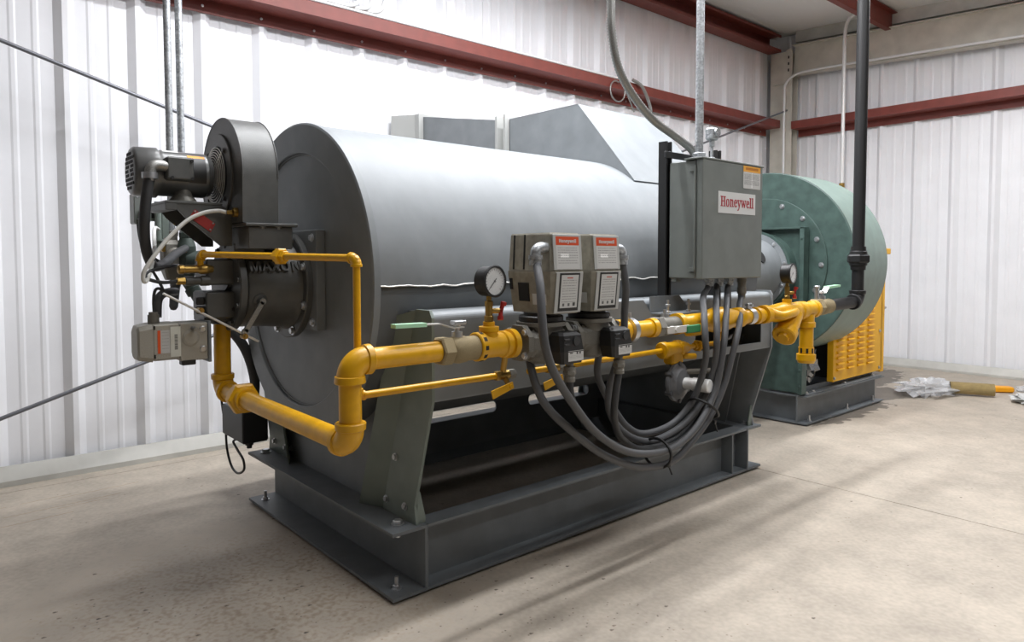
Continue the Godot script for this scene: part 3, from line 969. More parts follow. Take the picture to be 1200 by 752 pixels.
func burner_blower() -> void:
	var t := thing("blower_housing", "dark grey round fan housing standing on top of the burner", "blower", Vector3(0.995, 1.384, -2.8))
	var c := Vector2(-2.83, 1.566)
	var poly := PackedVector2Array()
	for k in 41:
		var a := deg_to_rad(-3.0 + 250.0 * k / 40)
		var r := 0.233 - 0.012 * clampf((k - 18) / 22.0, 0, 1)
		poly.append(Vector2(c.x + r * cos(a), c.y + r * sin(a)))
	poly.append_array(PackedVector2Array([Vector2(-2.845, 1.386), Vector2(-2.6, 1.386)]))
	var m := M.new()
	m.prism(poly, Vector3(0.93, 0, 0), Vector3.BACK, Vector3.UP, Vector3(0.135, 0, 0))
	smooth_sides(m)
	obj("scroll", m, K.iron, t)
	m = M.new()
	var lip := PackedVector3Array()
	for p in poly: lip.append(Vector3(1.064, p.y, p.x))
	m.tube(lip.slice(0, 41), 0.003, 6)
	lip = PackedVector3Array()
	for p in poly: lip.append(Vector3(0.931, p.y, p.x))
	m.tube(lip.slice(0, 41), 0.003, 6)
	obj("seam", m, K.iron, t)
	m = M.new()
	m.lathe(Vector3(0.93, 1.575, -2.85), Vector3.LEFT, [Vector2(0, 0.166), Vector2(0.006, 0.166), Vector2(0.009, 0.163), Vector2(0.009, 0.118), Vector2(0.002, 0.117)], 64)
	obj("inlet_plate", m, K.iron, t)
	m = M.new()
	m.lathe(Vector3(0.93, 1.575, -2.85), Vector3.LEFT, [Vector2(0.002, 0.1175), Vector2(0.002, 0)], 48)
	obj("inlet_opening", m, K.dark, t)
	for k in 4:
		var a := deg_to_rad(45 + 90 * k)
		bolt(Vector3(0.92, 1.575 + 0.13 * sin(a), -2.85 + 0.13 * cos(a)), Vector3.LEFT, t, 0.7, K.iron)
	# round wire grille over the inlet
	for k in 8:
		m = M.new()
		var ring := PackedVector3Array()
		var r := 0.045 + 0.0095 * k
		for i in 41: ring.append(Vector3(0.914 - 0.014 * cos((r - 0.045) / 0.0665 * PI / 2), 1.575 + r * sin(TAU * i / 40), -2.85 + r * cos(TAU * i / 40)))
		m.tube(ring, 0.0018, 5, 0.0, false)
		obj("grille_wire", m, K.steelbright, t)
	for k in 4:
		var a := deg_to_rad(45 + 90 * k)
		m = M.new()
		m.rod(Vector3(0.9, 1.575, -2.85), Vector3(0.913, 1.575 + 0.118 * sin(a), -2.85 + 0.118 * cos(a)), 0.002, 5)
		obj("grille_stay", m, K.steelbright, t)
	m = M.new()
	m.rod(Vector3(0.93, 1.425, -2.66), Vector3(0.915, 1.425, -2.66), 0.018, 14)
	m.rod(Vector3(0.915, 1.425, -2.66), Vector3(0.9, 1.424, -2.672), 0.008, 10)
	obj("tap_fitting", m, K.brass, t)

func smooth_sides(m: M) -> void:   # soften the shading between the narrow side faces of a round outline
	var at := {}
	for i in m.v.size():
		if absf(m.n[i].x) < 0.1:
			var k := Vector3i((m.v[i] * 5000.0).round())
			at[k] = at.get(k, []) + [i]
	for k in at:
		var s := Vector3.ZERO
		for i in at[k]: s += m.n[i]
		s = s.normalized()
		var out := []
		for i in at[k]: out.append(s if s.dot(m.n[i]) > 0.9 else m.n[i])
		for j in at[k].size(): m.n[at[k][j]] = out[j]

func burner_controls() -> void:
	# electric motor driving the burner fan
	var t := thing("electric_motor", "dark grey electric motor with slotted end cover beside the burner fan housing", "motor", Vector3(0.76, 1.46, -2.85))
	var o := Vector3(0.612, 1.572, -2.85)
	var m := M.new()
	m.lathe(o, Vector3.RIGHT, [Vector2(0.085, 0.07), Vector2(0.085, 0.083), Vector2(0.1, 0.085), Vector2(0.255, 0.085), Vector2(0.262, 0.08), Vector2(0.275, 0.078), Vector2(0.275, 0.03), Vector2(0.3, 0.02)], 48)
	obj("frame", m, K.motor, t)
	m = M.new()
	m.lathe(o, Vector3.RIGHT, [Vector2(0.0, 0.0), Vector2(0.0, 0.072), Vector2(0.004, 0.083), Vector2(0.012, 0.09), Vector2(0.085, 0.093), Vector2(0.085, 0.08)], 48, true)
	var cov := obj("fan_cover", m, K.motor, t)
	for r in 9:
		for c in 5:
			if absi(r - 4) < 2 and c == 2: continue
			var yy := (r - 4) * 0.0155
			var zz := (c - 2) * 0.0235
			if Vector2(yy, zz).length() > 0.067: continue
			m = M.new()
			m.box(o + Vector3(0.0, yy, zz + (0.004 if r % 2 else -0.004)), Vector3(0.003, 0.0105, 0.018))
			obj("vent_slot", m, K.dark, cov)
	m = M.new()
	m.box(Vector3(0.754, 1.581, -2.755), Vector3(0.094, 0.085, 0.06), 0.008)
	var tb := obj("terminal_box", m, K.iron, t)
	for p in [[0.045, 0.03], [0.045, -0.035], [-0.035, -0.035]]:
		m = M.new()
		m.rod(Vector3(0.754 + p[0] * 0.86, 1.581 + p[1], -2.726), Vector3(0.754 + p[0] * 0.86, 1.581 + p[1], -2.72), 0.006, 10)
		obj("screw", m, K.black, tb)
	# name plate and stickers follow the round frame
	var wrap := func(x0: float, x1: float, a0: float, a1: float, r: float, mat: Material, called: String) -> void:
		var w := M.new()
		for k in 8:
			var b0 := deg_to_rad(lerpf(a0, a1, k / 8.0))
			var b1 := deg_to_rad(lerpf(a0, a1, (k + 1) / 8.0))
			var d0 := Vector3(0, sin(b0), cos(b0))
			var d1 := Vector3(0, sin(b1), cos(b1))
			var cc := Vector3(0, 1.572, -2.85)
			w.squad(cc + d0 * r + Vector3(x0, 0, 0), cc + d0 * r + Vector3(x1, 0, 0), cc + d1 * r + Vector3(x1, 0, 0), cc + d1 * r + Vector3(x0, 0, 0), d0, d0, d1, d1)
		obj(called, w, mat, t)
	wrap.call(0.795, 0.857, -25.0, 42.0, 0.0865, K.black, "name_plate")
	wrap.call(0.795, 0.857, 42.0, 52.0, 0.0866, K.amber, "warning_strip")
	wrap.call(0.715, 0.77, 62.0, 105.0, 0.0866, K.paper, "sticker")
	m = M.new()
	m.lathe(Vector3(0.785, 1.463, -2.82), Vector3.UP, [Vector2(0, 0), Vector2(0, 0.05), Vector2(0.006, 0.05), Vector2(0.03, 0.032), Vector2(0.05, 0.03)], 28)
	obj("foot", m, K.castalu, t)
	# bracket carrying the motor
	t = thing("motor_bracket", "dark steel bracket with sloping gusset and red tag under the electric motor", "bracket", Vector3(0.82, 1.3, -2.8))
	m = M.new()
	m.box(Vector3(0.795, 1.457, -2.83), Vector3(0.2, 0.01, 0.24), 0.002)
	obj("shelf", m, K.iron, t)
	m = M.new()
	m.box(Vector3(0.715, 1.44, -2.83), Vector3(0.04, 0.024, 0.24), 0.002)
	obj("shelf_lip", m, K.iron, t)
	for z in [-2.72, -2.94]:
		m = M.new()
		m.prism(PackedVector2Array([Vector2(0.72, 1.452), Vector2(0.89, 1.452), Vector2(0.929, 1.43), Vector2(0.929, 1.3), Vector2(0.885, 1.3), Vector2(0.758, 1.405)]), Vector3(0, 0, z), Vector3.RIGHT, Vector3.UP, Vector3(0, 0, 0.006))
		obj("gusset", m, K.iron, t)
	m = M.new()
	m.prism(PackedVector2Array([Vector2(0.796, 1.434), Vector2(0.776, 1.404), Vector2(0.85, 1.35), Vector2(0.868, 1.382)]), Vector3(0, 0, -2.714), Vector3.RIGHT, Vector3.UP, Vector3(0, 0, 0.002))
	var rt := obj("tag_plate", m, K.tagred, t)
	rt.set_meta("label", "red metal tag plate with four rivets")
	for p in [[0.796, 1.426], [0.784, 1.407], [0.859, 1.384], [0.848, 1.36]]:
		m = M.new()
		m.rod(Vector3(p[0], p[1], -2.712), Vector3(p[0], p[1], -2.708), 0.0035, 8)
		obj("rivet", m, K.zinc, t)
	# silver modulating actuator
	t = thing("damper_actuator", "silver grey damper actuator box with orange striped label beside the yellow riser", "actuator", Vector3(0.73, 0.87, -2.82))
	m = M.new()
	m.loft([[0.606, 0.943, -2.815, 0.052, 0.045, 0.015], [0.612, 0.943, -2.815, 0.062, 0.055, 0.016], [0.655, 0.943, -2.815, 0.07, 0.063, 0.016]], Basis(Vector3.UP, Vector3.RIGHT, Vector3.FORWARD) * Basis.from_scale(Vector3(1, 1, -1)), Vector3.ZERO)
	obj("end_cap", m, K.silver, t)
	m = M.new()
	m.box(Vector3(0.7, 0.945, -2.815), Vector3(0.095, 0.135, 0.122), 0.008)
	obj("motor_case", m, K.silver, t)
	m = M.new()
	m.box(Vector3(0.795, 0.94, -2.812), Vector3(0.1, 0.142, 0.124), 0.005)
	obj("gear_case", m, K.silver, t)
	m = M.new()
	m.box(Vector3(0.85, 0.937, -2.815), Vector3(0.012, 0.158, 0.14), 0.003)
	obj("mounting_plate", m, K.gray_rough, t)
	m = M.new()
	m.box(Vector3(0.775, 0.863, -2.77), Vector3(0.05, 0.02, 0.04), 0.003)
	obj("plug", m, K.black, t)
	obj("nameplate", label_quad(Vector3(0.69, 0.947, -2.7525), 0.042, 0.085), pic(label_image(42, 85, [[0, 0, 10, 85, "d8531e"]], 6)), t)
	obj("barcode_label", label_quad(Vector3(0.7325, 0.945, -2.7522), 0.04, 0.112), pic(barcode_image()), t)
	m = M.new()
	m.lathe(Vector3(0.783, 0.955, -2.751), Vector3.BACK, [Vector2(0, 0.03), Vector2(0.004, 0.03), Vector2(0.008, 0.022), Vector2(0.008, 0)], 24)
	obj("dial", m, K.silver, t)
	for y in [0.985, 0.91]:
		m = M.new()
		m.lathe(Vector3(0.826, y, -2.752), Vector3.BACK, [Vector2(0, 0.013), Vector2(0.005, 0.013), Vector2(0.008, 0.009), Vector2(0.008, 0)], 16)
		obj("screw", m, K.zinc, t)
	for y in [1.0, 0.895]:
		m = M.new()
		m.box(Vector3(0.659, y, -2.753), Vector3(0.006, 0.014, 0.004))
		obj("clip", m, K.black, t)
	m = M.new()
	m.lathe(Vector3(0.668, 1.01, -2.8), Vector3.UP, [Vector2(0, 0.02), Vector2(0.035, 0.02), Vector2(0.035, 0.016), Vector2(0.045, 0.016), Vector2(0.045, 0)], 16)
	obj("cable_gland", m, K.castalu, t)
	m = M.new()
	m.tube(spline([Vector3(0.693, 1.03, -2.85), Vector3(0.698, 1.09, -2.855), Vector3(0.714, 1.113, -2.87), Vector3(0.745, 1.122, -2.9), Vector3(0.8, 1.12, -3.0)]), 0.016, 12)
	obj("conduit_elbow", m, K.rubber, t)
	# linkage between actuator and damper
	t = thing("linkage_rod", "thin bright linkage rod running diagonally from the silver actuator to the burner damper", "linkage", Vector3(0.83, 1.03, -2.68))
	m = M.new()
	m.rod(Vector3(0.672, 1.128, -2.676), Vector3(1.01, 0.93, -2.676), 0.0045, 8)
	obj("rod", m, K.steelbright, t)
	m = M.new()
	var pr := func(a: Vector3, b: Vector3, w: float, th: float) -> void:
		var d := (b - a).normalized()
		var s := d.cross(Vector3.BACK).normalized()
		m.box((a + b) / 2, Vector3(w, a.distance_to(b), th), 0.002, Basis(s, d, s.cross(d)))
		m.rod(a + Vector3(0, 0, -th / 2), a + Vector3(0, 0, th / 2), w * 0.62, 14)
		m.rod(b + Vector3(0, 0, -th / 2), b + Vector3(0, 0, th / 2), w * 0.62, 14)
	pr.call(Vector3(1.025, 1.085, -2.667), Vector3(0.955, 0.972, -2.667), 0.02, 0.012)
	obj("damper_crank", m, K.alu, t)
	m = M.new()
	pr.call(Vector3(0.79, 0.99, -2.715), Vector3(0.782, 1.045, -2.715), 0.016, 0.006)
	pr.call(Vector3(0.782, 1.045, -2.708), Vector3(0.8, 1.085, -2.708), 0.018, 0.008)
	m.rod(Vector3(0.79, 0.99, -2.755), Vector3(0.79, 0.99, -2.705), 0.008, 12)
	obj("actuator_crank", m, K.alu, t)
	for p in [Vector3(0.8, 1.07, -2.69), Vector3(0.953, 0.965, -2.67)]:
		m = M.new()
		m.rod(p + Vector3(0, -0.01, -0.02), p + Vector3(0, -0.01, 0.014), 0.011, 14)
		m.rod(p + Vector3(0, -0.01, 0.012), p + Vector3(0, -0.01, 0.02), 0.006, 10)
		obj("ball_joint", m, K.brass, t)
	# pilot mixer, igniter and their leads
	t = thing("pilot_mixer", "brass pilot mixer tube under the elbow of the thin yellow pipe", "fitting", Vector3(0.8, 1.19, -2.75))
	m = M.new()
	m.lathe(Vector3(0.742, 1.212, -2.75), Vector3.RIGHT, [Vector2(0, 0), Vector2(0, 0.012), Vector2(0.004, 0.018), Vector2(0.02, 0.018), Vector2(0.022, 0.015), Vector2(0.07, 0.015), Vector2(0.08, 0.019), Vector2(0.1, 0.019), Vector2(0.125, 0.012), Vector2(0.125, 0)], 20)
	obj("tube", m, K.brass, t)
	t = thing("igniter", "black igniter plug with a brass nut on the burner nozzle", "igniter", Vector3(0.8, 1.15, -2.75))
	m = M.new()
	m.lathe(Vector3(0.855, 1.168, -2.76), Vector3.LEFT, [Vector2(0, 0.02), Vector2(0.03, 0.02), Vector2(0.034, 0.016), Vector2(0.06, 0.016), Vector2(0.06, 0.019), Vector2(0.085, 0.019), Vector2(0.085, 0.014)], 18)
	obj("body", m, K.iron, t)
	m = M.new()
	m.hexa(Vector3(0.77, 1.168, -2.76), Vector3.LEFT, 0.03, 0.015)
	obj("nut", m, K.brass, t)
	m = M.new()
	m.tube(spline([Vector3(0.745, 1.168, -2.76), Vector3(0.69, 1.165, -2.75), Vector3(0.64, 1.178, -2.735), Vector3(0.635, 1.195, -2.75), Vector3(0.68, 1.215, -2.78), Vector3(0.745, 1.225, -2.82), Vector3(0.8, 1.225, -2.95)]), 0.0065, 8)
	obj("lead", m, K.rubber_dark, t)
	m = M.new()
	m.tube(spline([Vector3(0.897, 1.4245, -2.676), Vector3(0.87, 1.43, -2.69), Vector3(0.82, 1.42, -2.7), Vector3(0.765, 1.39, -2.705), Vector3(0.705, 1.33, -2.705), Vector3(0.655, 1.265, -2.705), Vector3(0.62, 1.205, -2.71), Vector3(0.622, 1.17, -2.72), Vector3(0.645, 1.19, -2.75), Vector3(0.7, 1.28, -2.9), Vector3(0.8, 1.38, -3.3), Vector3(0.875, 1.39, -3.54)]), 0.0075, 10)
	tag(obj("air_tube", m, K.tubewhite), "white plastic air tube curving from the fan housing across the motor bracket", "tube")
	m = M.new()
	m.tube(spline([Vector3(0.672, 1.034, -2.8), Vector3(0.67, 1.098, -2.8), Vector3(0.676, 1.134, -2.8), Vector3(0.69, 1.141, -2.8), Vector3(0.704, 1.13, -2.8), Vector3(0.7, 1.15, -2.81), Vector3(0.688, 1.18, -2.82), Vector3(0.668, 1.222, -2.83)]), 0.0055, 8)
	tag(obj("control_cable", m, K.rubber_dark), "dark control cable rising from the gland of the silver actuator", "cable")

func label_quad(c: Vector3, w: float, h: float, bs := Basis()) -> M:
	var m := M.new()
	m.quad(c + bs * Vector3(-w / 2, h / 2, 0), c + bs * Vector3(w / 2, h / 2, 0), c + bs * Vector3(w / 2, -h / 2, 0), c + bs * Vector3(-w / 2, -h / 2, 0), bs * Vector3.BACK)
	return m

func label_image(w: int, h: int, blocks: Array, lines: int, x0 := 14, y0 := 8) -> Image:   # pale label with coloured blocks and rows of fine print
	var s := 4
	var im := Image.create_empty(w * s, h * s, false, Image.FORMAT_RGB8)
	im.fill(Color("bcbcb9"))
	for b in blocks: im.fill_rect(Rect2i(b[0] * s, b[1] * s, b[2] * s, b[3] * s), Color(b[4]))
	for i in lines:
		var y := (y0 + i * (h - y0 - 6) / maxi(lines, 1)) * s
		var x := x0 * s
		while x < (w - 5) * s:
			var l := rng.randi_range(3, 12)
			im.fill_rect(Rect2i(x, y, mini(l, (w - 4) * s - x), 4), Color("6a6a6a"))
			x += l + rng.randi_range(2, 6)
	return im

func barcode_image() -> Image:
	var im := Image.create_empty(80, 224, false, Image.FORMAT_RGB8)
	im.fill(Color("cfd0c6"))
	var y := 60
	while y < 170:
		var l := rng.randi_range(2, 5)
		im.fill_rect(Rect2i(28, y, 22, l), Color("3a3a3a"))
		y += l + rng.randi_range(2, 4)
	return im

func main_gas_pipe() -> void:
	var r := 0.0325
	var x := 0.94
	var t := thing("gas_pipe", "thick yellow gas pipe stepping from the burner riser forward to the ball valve", "pipe", Vector3(x, 0.68, -2.3))
	var e1 := Vector3(x, 0.958, -1.8)
	var e2 := Vector3(x, 0.716, -1.8)
	var e3 := Vector3(x, 0.722, -2.885)
	var m := M.new()
	m.elbow(e1, Vector3.RIGHT, Vector3.DOWN, r)
	obj("elbow", m, K.yellow, t)
	m = M.new()
	m.elbow(e2, Vector3.UP, Vector3.FORWARD, r)
	obj("elbow", m, K.yellow, t)
	m = M.new()
	m.elbow(e3, Vector3.UP, Vector3.BACK, r)
	obj("elbow", m, K.yellow, t)
	for p in [[e1 + Vector3(0.06, 0, 0), Vector3(1.245, 0.958, -1.8)], [e1 - Vector3(0, 0.06, 0), e2 + Vector3(0, 0.06, 0)], [e2 - Vector3(0, 0, 0.06), Vector3(x, 0.7195, -2.63)], [Vector3(x, 0.7195, -2.7), e3 + Vector3(0, 0, 0.06)], [e3 + Vector3(0, 0.06, 0), Vector3(x, 0.995, -2.882)]]:
		m = M.new()
		m.rod(p[0], p[1], r, 28)
		obj("pipe", m, K.yellow, t)
	m = M.new()
	m.lathe(Vector3(x, 0.7195, -2.615), Vector3.FORWARD, [Vector2(0, 0.033), Vector2(0, 0.042), Vector2(0.022, 0.044), Vector2(0.024, 0.05), Vector2(0.024, 0.05)], 24)
	m.lathe(Vector3(x, 0.7195, -2.68), Vector3.FORWARD, [Vector2(0, 0.05), Vector2(0.004, 0.045), Vector2(0.045, 0.043), Vector2(0.048, 0.033)], 24)
	m.hexa(Vector3(x, 0.7195, -2.638), Vector3.FORWARD, 0.044, 0.062)
	obj("union", m, K.yellow, t)

func ball_valve(called: String, label: String, a: Vector3, l: float, r: float, mat: Material) -> Node3D:   # horizontal body along x
	var t := thing(called, label, "valve", a + Vector3(l / 2, -r, 0))
	var m := M.new()
	m.lathe(a, Vector3.RIGHT, [Vector2(l * 0.28, r * 0.8), Vector2(l * 0.32, r * 0.95), Vector2(l * 0.5, r * 1.05), Vector2(l * 0.68, r), Vector2(l * 0.74, r * 0.92), Vector2(l, r * 0.94), Vector2(l, r * 0.5)], 28, true)
	obj("body", m, mat, t)
	m = M.new()
	m.hexa(a, Vector3.RIGHT, l * 0.3, r * 1.12)
	obj("hex_end", m, mat, t)
	m = M.new()
	m.rod(a + Vector3(l * 0.5, r * 0.8, 0), a + Vector3(l * 0.5, r * 1.35, 0), r * 0.42, 14)
	m.rod(a + Vector3(l * 0.5, r * 1.3, 0), a + Vector3(l * 0.5, r * 1.75, 0), r * 0.2, 10)
	obj("stem", m, K.zinc, t)
	return t

func lever(t: Node3D, s: Vector3, e: Vector3, w: float, grip: Material, g0 := 0.4, called := "handle") -> void:   # flat bar rising a little from the stem
	var d := (e - s)
	d.y = 0
	var u := d.normalized()
	var side := Vector3.UP.cross(u)
	var m := M.new()
	var pts := [s - u * w * 0.8, s + u * w * 0.8, s.lerp(e, 0.3) + Vector3(0, (e.y - s.y) * 0.55, 0), e]
	for i in 3:
		plate4(m, pts[i] - side * w / 2, pts[i] + side * w / 2, pts[i + 1] + side * w / 2, pts[i + 1] - side * w / 2, Vector3(0, 0.004, 0))
	m.hexa(s + Vector3(0, 0.004, 0), Vector3.UP, 0.01, w * 0.45)
	var h := obj(called, m, K.steelbright, t)
	if grip:
		m = M.new()
		var a: Vector3 = pts[2].lerp(e, g0)
		plate4(m, a - side * w * 0.6 - Vector3(0, 0.004, 0), a + side * w * 0.6 - Vector3(0, 0.004, 0), e + u * 0.006 + side * w * 0.55 - Vector3(0, 0.004, 0), e + u * 0.006 - side * w * 0.55 - Vector3(0, 0.004, 0), Vector3(0, 0.012, 0))
		obj("grip", m, grip, h)

func gauge(label_c: String, label_g: String, base: Vector3, grp: String, face_dir: Vector3) -> void:   # shut-off cock and dial on top of it
	var t := thing("gauge_cock", label_c, "valve", base, "brass gauge cocks")
	var m := M.new()
	m.hexa(base, Vector3.UP, 0.02, 0.016)
	m.rod(base + Vector3(0, 0.015, 0), base + Vector3(0, 0.065, 0), 0.0125, 14)
	m.hexa(base + Vector3(0, 0.05, 0), Vector3.UP, 0.02, 0.014)
	m.rod(base + Vector3(0, 0.036, 0), base + Vector3(0.032, 0.036, 0.02), 0.009, 12)
	obj("body", m, K.brass, t)
	m = M.new()
	var c := base + Vector3(0.034, 0.036, 0.022)
	var bs := along(Vector3(0.85, 0, 0.53))
	for s in [-1.0, 1.0]:
		m.loft([[-0.004, 0, 0, 0.009, 0.009, 0.003], [0.005, 0, 0, 0.008, 0.008, 0.003]], bs, c)
		m.rod(c, c + Vector3(0.006 * s, 0.026 * s, 0.004), 0.0075, 10)
		m.rod(c + Vector3(0.006 * s, 0.018 * s, 0.004), c + Vector3(0.008 * s, 0.03 * s, 0.006), 0.0105, 10)
	obj("handle", m, K.redplastic, t)
	t = thing("pressure_gauge", label_g, "gauge", base + Vector3(0, 0.07, 0), grp)
	m = M.new()
	m.rod(base + Vector3(0, 0.0705, 0), base + Vector3(0, 0.09, 0), 0.009, 12)
	obj("stem", m, K.brass, t)
	var d := face_dir.normalized()
	c = base + Vector3(0, 0.135, 0) - d * 0.02
	m = M.new()
	m.lathe(c, d, [Vector2(-0.004, 0), Vector2(-0.004, 0.045), Vector2(0.0, 0.05), Vector2(0.04, 0.05), Vector2(0.044, 0.054), Vector2(0.05, 0.054), Vector2(0.052, 0.05), Vector2(0.052, 0.046), Vector2(0.046, 0.045)], 40)
	obj("case", m, K.black, t)
	m = M.new()
	m.lathe(c, d, [Vector2(0.046, 0.0455), Vector2(0.0462, 0.0)], 40)
	var dial := obj("dial", m, K.paper, t)
	var z := d
	var x := Vector3.UP.cross(z).normalized()
	var fb := Basis(x, z.cross(x), z)
	m = M.new()
	for k in 19:
		var a := deg_to_rad(225.0 - 15.0 * k)
		var dir := fb * Vector3(cos(a), sin(a), 0)
		m.box(c + d * 0.0468 + dir * 0.038, Vector3(0.007 if k % 3 == 0 else 0.004, 0.0016, 0.0006), 0.0, fb * Basis(Vector3.BACK, a))
	obj("scale_marks", m, K.black, dial)
	m = M.new()
	m.box(c + d * 0.048 + fb * Vector3(-0.008, -0.007, 0), Vector3(0.045, 0.003, 0.001), 0.0, fb * Basis(Vector3.BACK, deg_to_rad(225)))
	m.rod(c + d * 0.047, c + d * 0.05, 0.004, 10)
	obj("needle", m, K.black, dial)
	m = M.new()
	m.lathe(c, d, [Vector2(0.0505, 0.047), Vector2(0.051, 0.0)], 40)
	obj("glass", m, K.glass, t)

func valve_train() -> void:
	var t := ball_valve("ball_valve", "dull brass ball valve with green lever grip between thick yellow pipe and first gauge", Vector3(1.245, 0.958, -1.8), 0.15, 0.043, K.sand)
	lever(t, Vector3(1.32, 1.028, -1.8), Vector3(1.09, 1.046, -1.8), 0.026, K.greengrip, 0.35)
	var m := M.new()
	m.box(Vector3(1.325, 1.045, -1.8), Vector3(0.05, 0.014, 0.03), 0.004)
	obj("lever_stop", m, K.zinc, t)
	# tee under the first gauge
	t = thing("pipe_tee", "yellow pipe tee carrying the first pressure gauge", "pipe fitting", Vector3(1.455, 0.915, -1.8))
	m = M.new()
	m.lathe(Vector3(1.392, 0.96, -1.8), Vector3.RIGHT, [Vector2(0, 0.03), Vector2(0, 0.045), Vector2(0.003, 0.048), Vector2(0.028, 0.048), Vector2(0.032, 0.041), Vector2(0.11, 0.041), Vector2(0.114, 0.046), Vector2(0.128, 0.046), Vector2(0.132, 0.041), Vector2(0.142, 0.041), Vector2(0.144, 0.05), Vector2(0.165, 0.05), Vector2(0.165, 0.02)], 36)
	m.lathe(Vector3(1.452, 0.96, -1.8), Vector3.UP, [Vector2(0.02, 0.03), Vector2(0.045, 0.029), Vector2(0.05, 0.034), Vector2(0.064, 0.034), Vector2(0.066, 0.02), Vector2(0.068, 0.02), Vector2(0.08, 0.02), Vector2(0.08, 0)], 24)
	var tee := obj("body", m, K.yellow, t)
	for k in 10:
		var a := TAU * k / 10
		m = M.new()
		m.box(Vector3(1.4075, 0.96 + 0.0475 * sin(a), -1.8 + 0.0475 * cos(a)), Vector3(0.012, 0.0022, 0.014), 0.0, Basis(Vector3.RIGHT, PI / 2 - a))
		obj("slot", m, K.dark, tee)
	gauge("brass gauge cock with red handle on the yellow tee beside the twin valves", "black cased pressure gauge on the yellow tee left of the twin valve actuators", Vector3(1.452, 1.04, -1.8), "pressure gauges on the gas train", Vector3(0.12, 0.02, 1))
	# two shut-off valves with their actuators and position switches
	var nm := ["left", "right"]
	for i in 2:
		var x: float = [1.69, 1.94][i]
		t = thing("shutoff_valve", ["grey cast gas valve body next to the yellow tee and below the left actuator", "grey cast gas valve body below the right actuator, next to the yellow coupling"][i], "valve", Vector3(x, 0.88, -1.8), "twin gas shut-off valves")
		m = M.new()
		m.box(Vector3(x, 0.957, -1.8), Vector3(0.2, 0.1, 0.13), 0.03)
		m.lathe(Vector3(x, 0.98, -1.8), Vector3.UP, [Vector2(0, 0.07), Vector2(0.03, 0.075), Vector2(0.034, 0.088), Vector2(0.048, 0.088), Vector2(0.048, 0)], 28)
		m.lathe(Vector3(x, 0.93, -1.8), Vector3.DOWN, [Vector2(0, 0.06), Vector2(0.04, 0.055), Vector2(0.05, 0.04), Vector2(0.05, 0)], 24)
		obj("body", m, K.castalu, t)
		for e in [-1.0, 1.0]:
			m = M.new()
			var poly := PackedVector2Array()
			for k in 8: poly.append(Vector2(0.066 * cos(TAU * (k + 0.5) / 8), 0.066 * sin(TAU * (k + 0.5) / 8)))
			m.prism(poly, Vector3(x + e * 0.1 - 0.012, 0.958, -1.8), Vector3.BACK, Vector3.UP, Vector3(0.024, 0, 0))
			var fl := obj("flange", m, K.castalu, t)
			for p in [[0.04, 0.04], [-0.04, 0.04], [0.04, -0.04], [-0.04, -0.04]]:
				bolt(Vector3(x + e * 0.112, 0.958 + p[0], -1.8 + p[1]), Vector3(e, 0, 0), fl, 0.8)
		m = M.new()
		m.rod(Vector3(x, 1.028, -1.8), Vector3(x, 1.05, -1.8), 0.08, 28, 0.004)
		m.rod(Vector3(x, 1.05, -1.8), Vector3(x, 1.06, -1.8), 0.062, 28)
		obj("bonnet", m, K.black, t)
		actuator(i, [1.712, 1.914][i])
		switch_box(i, [1.718, 1.98][i])

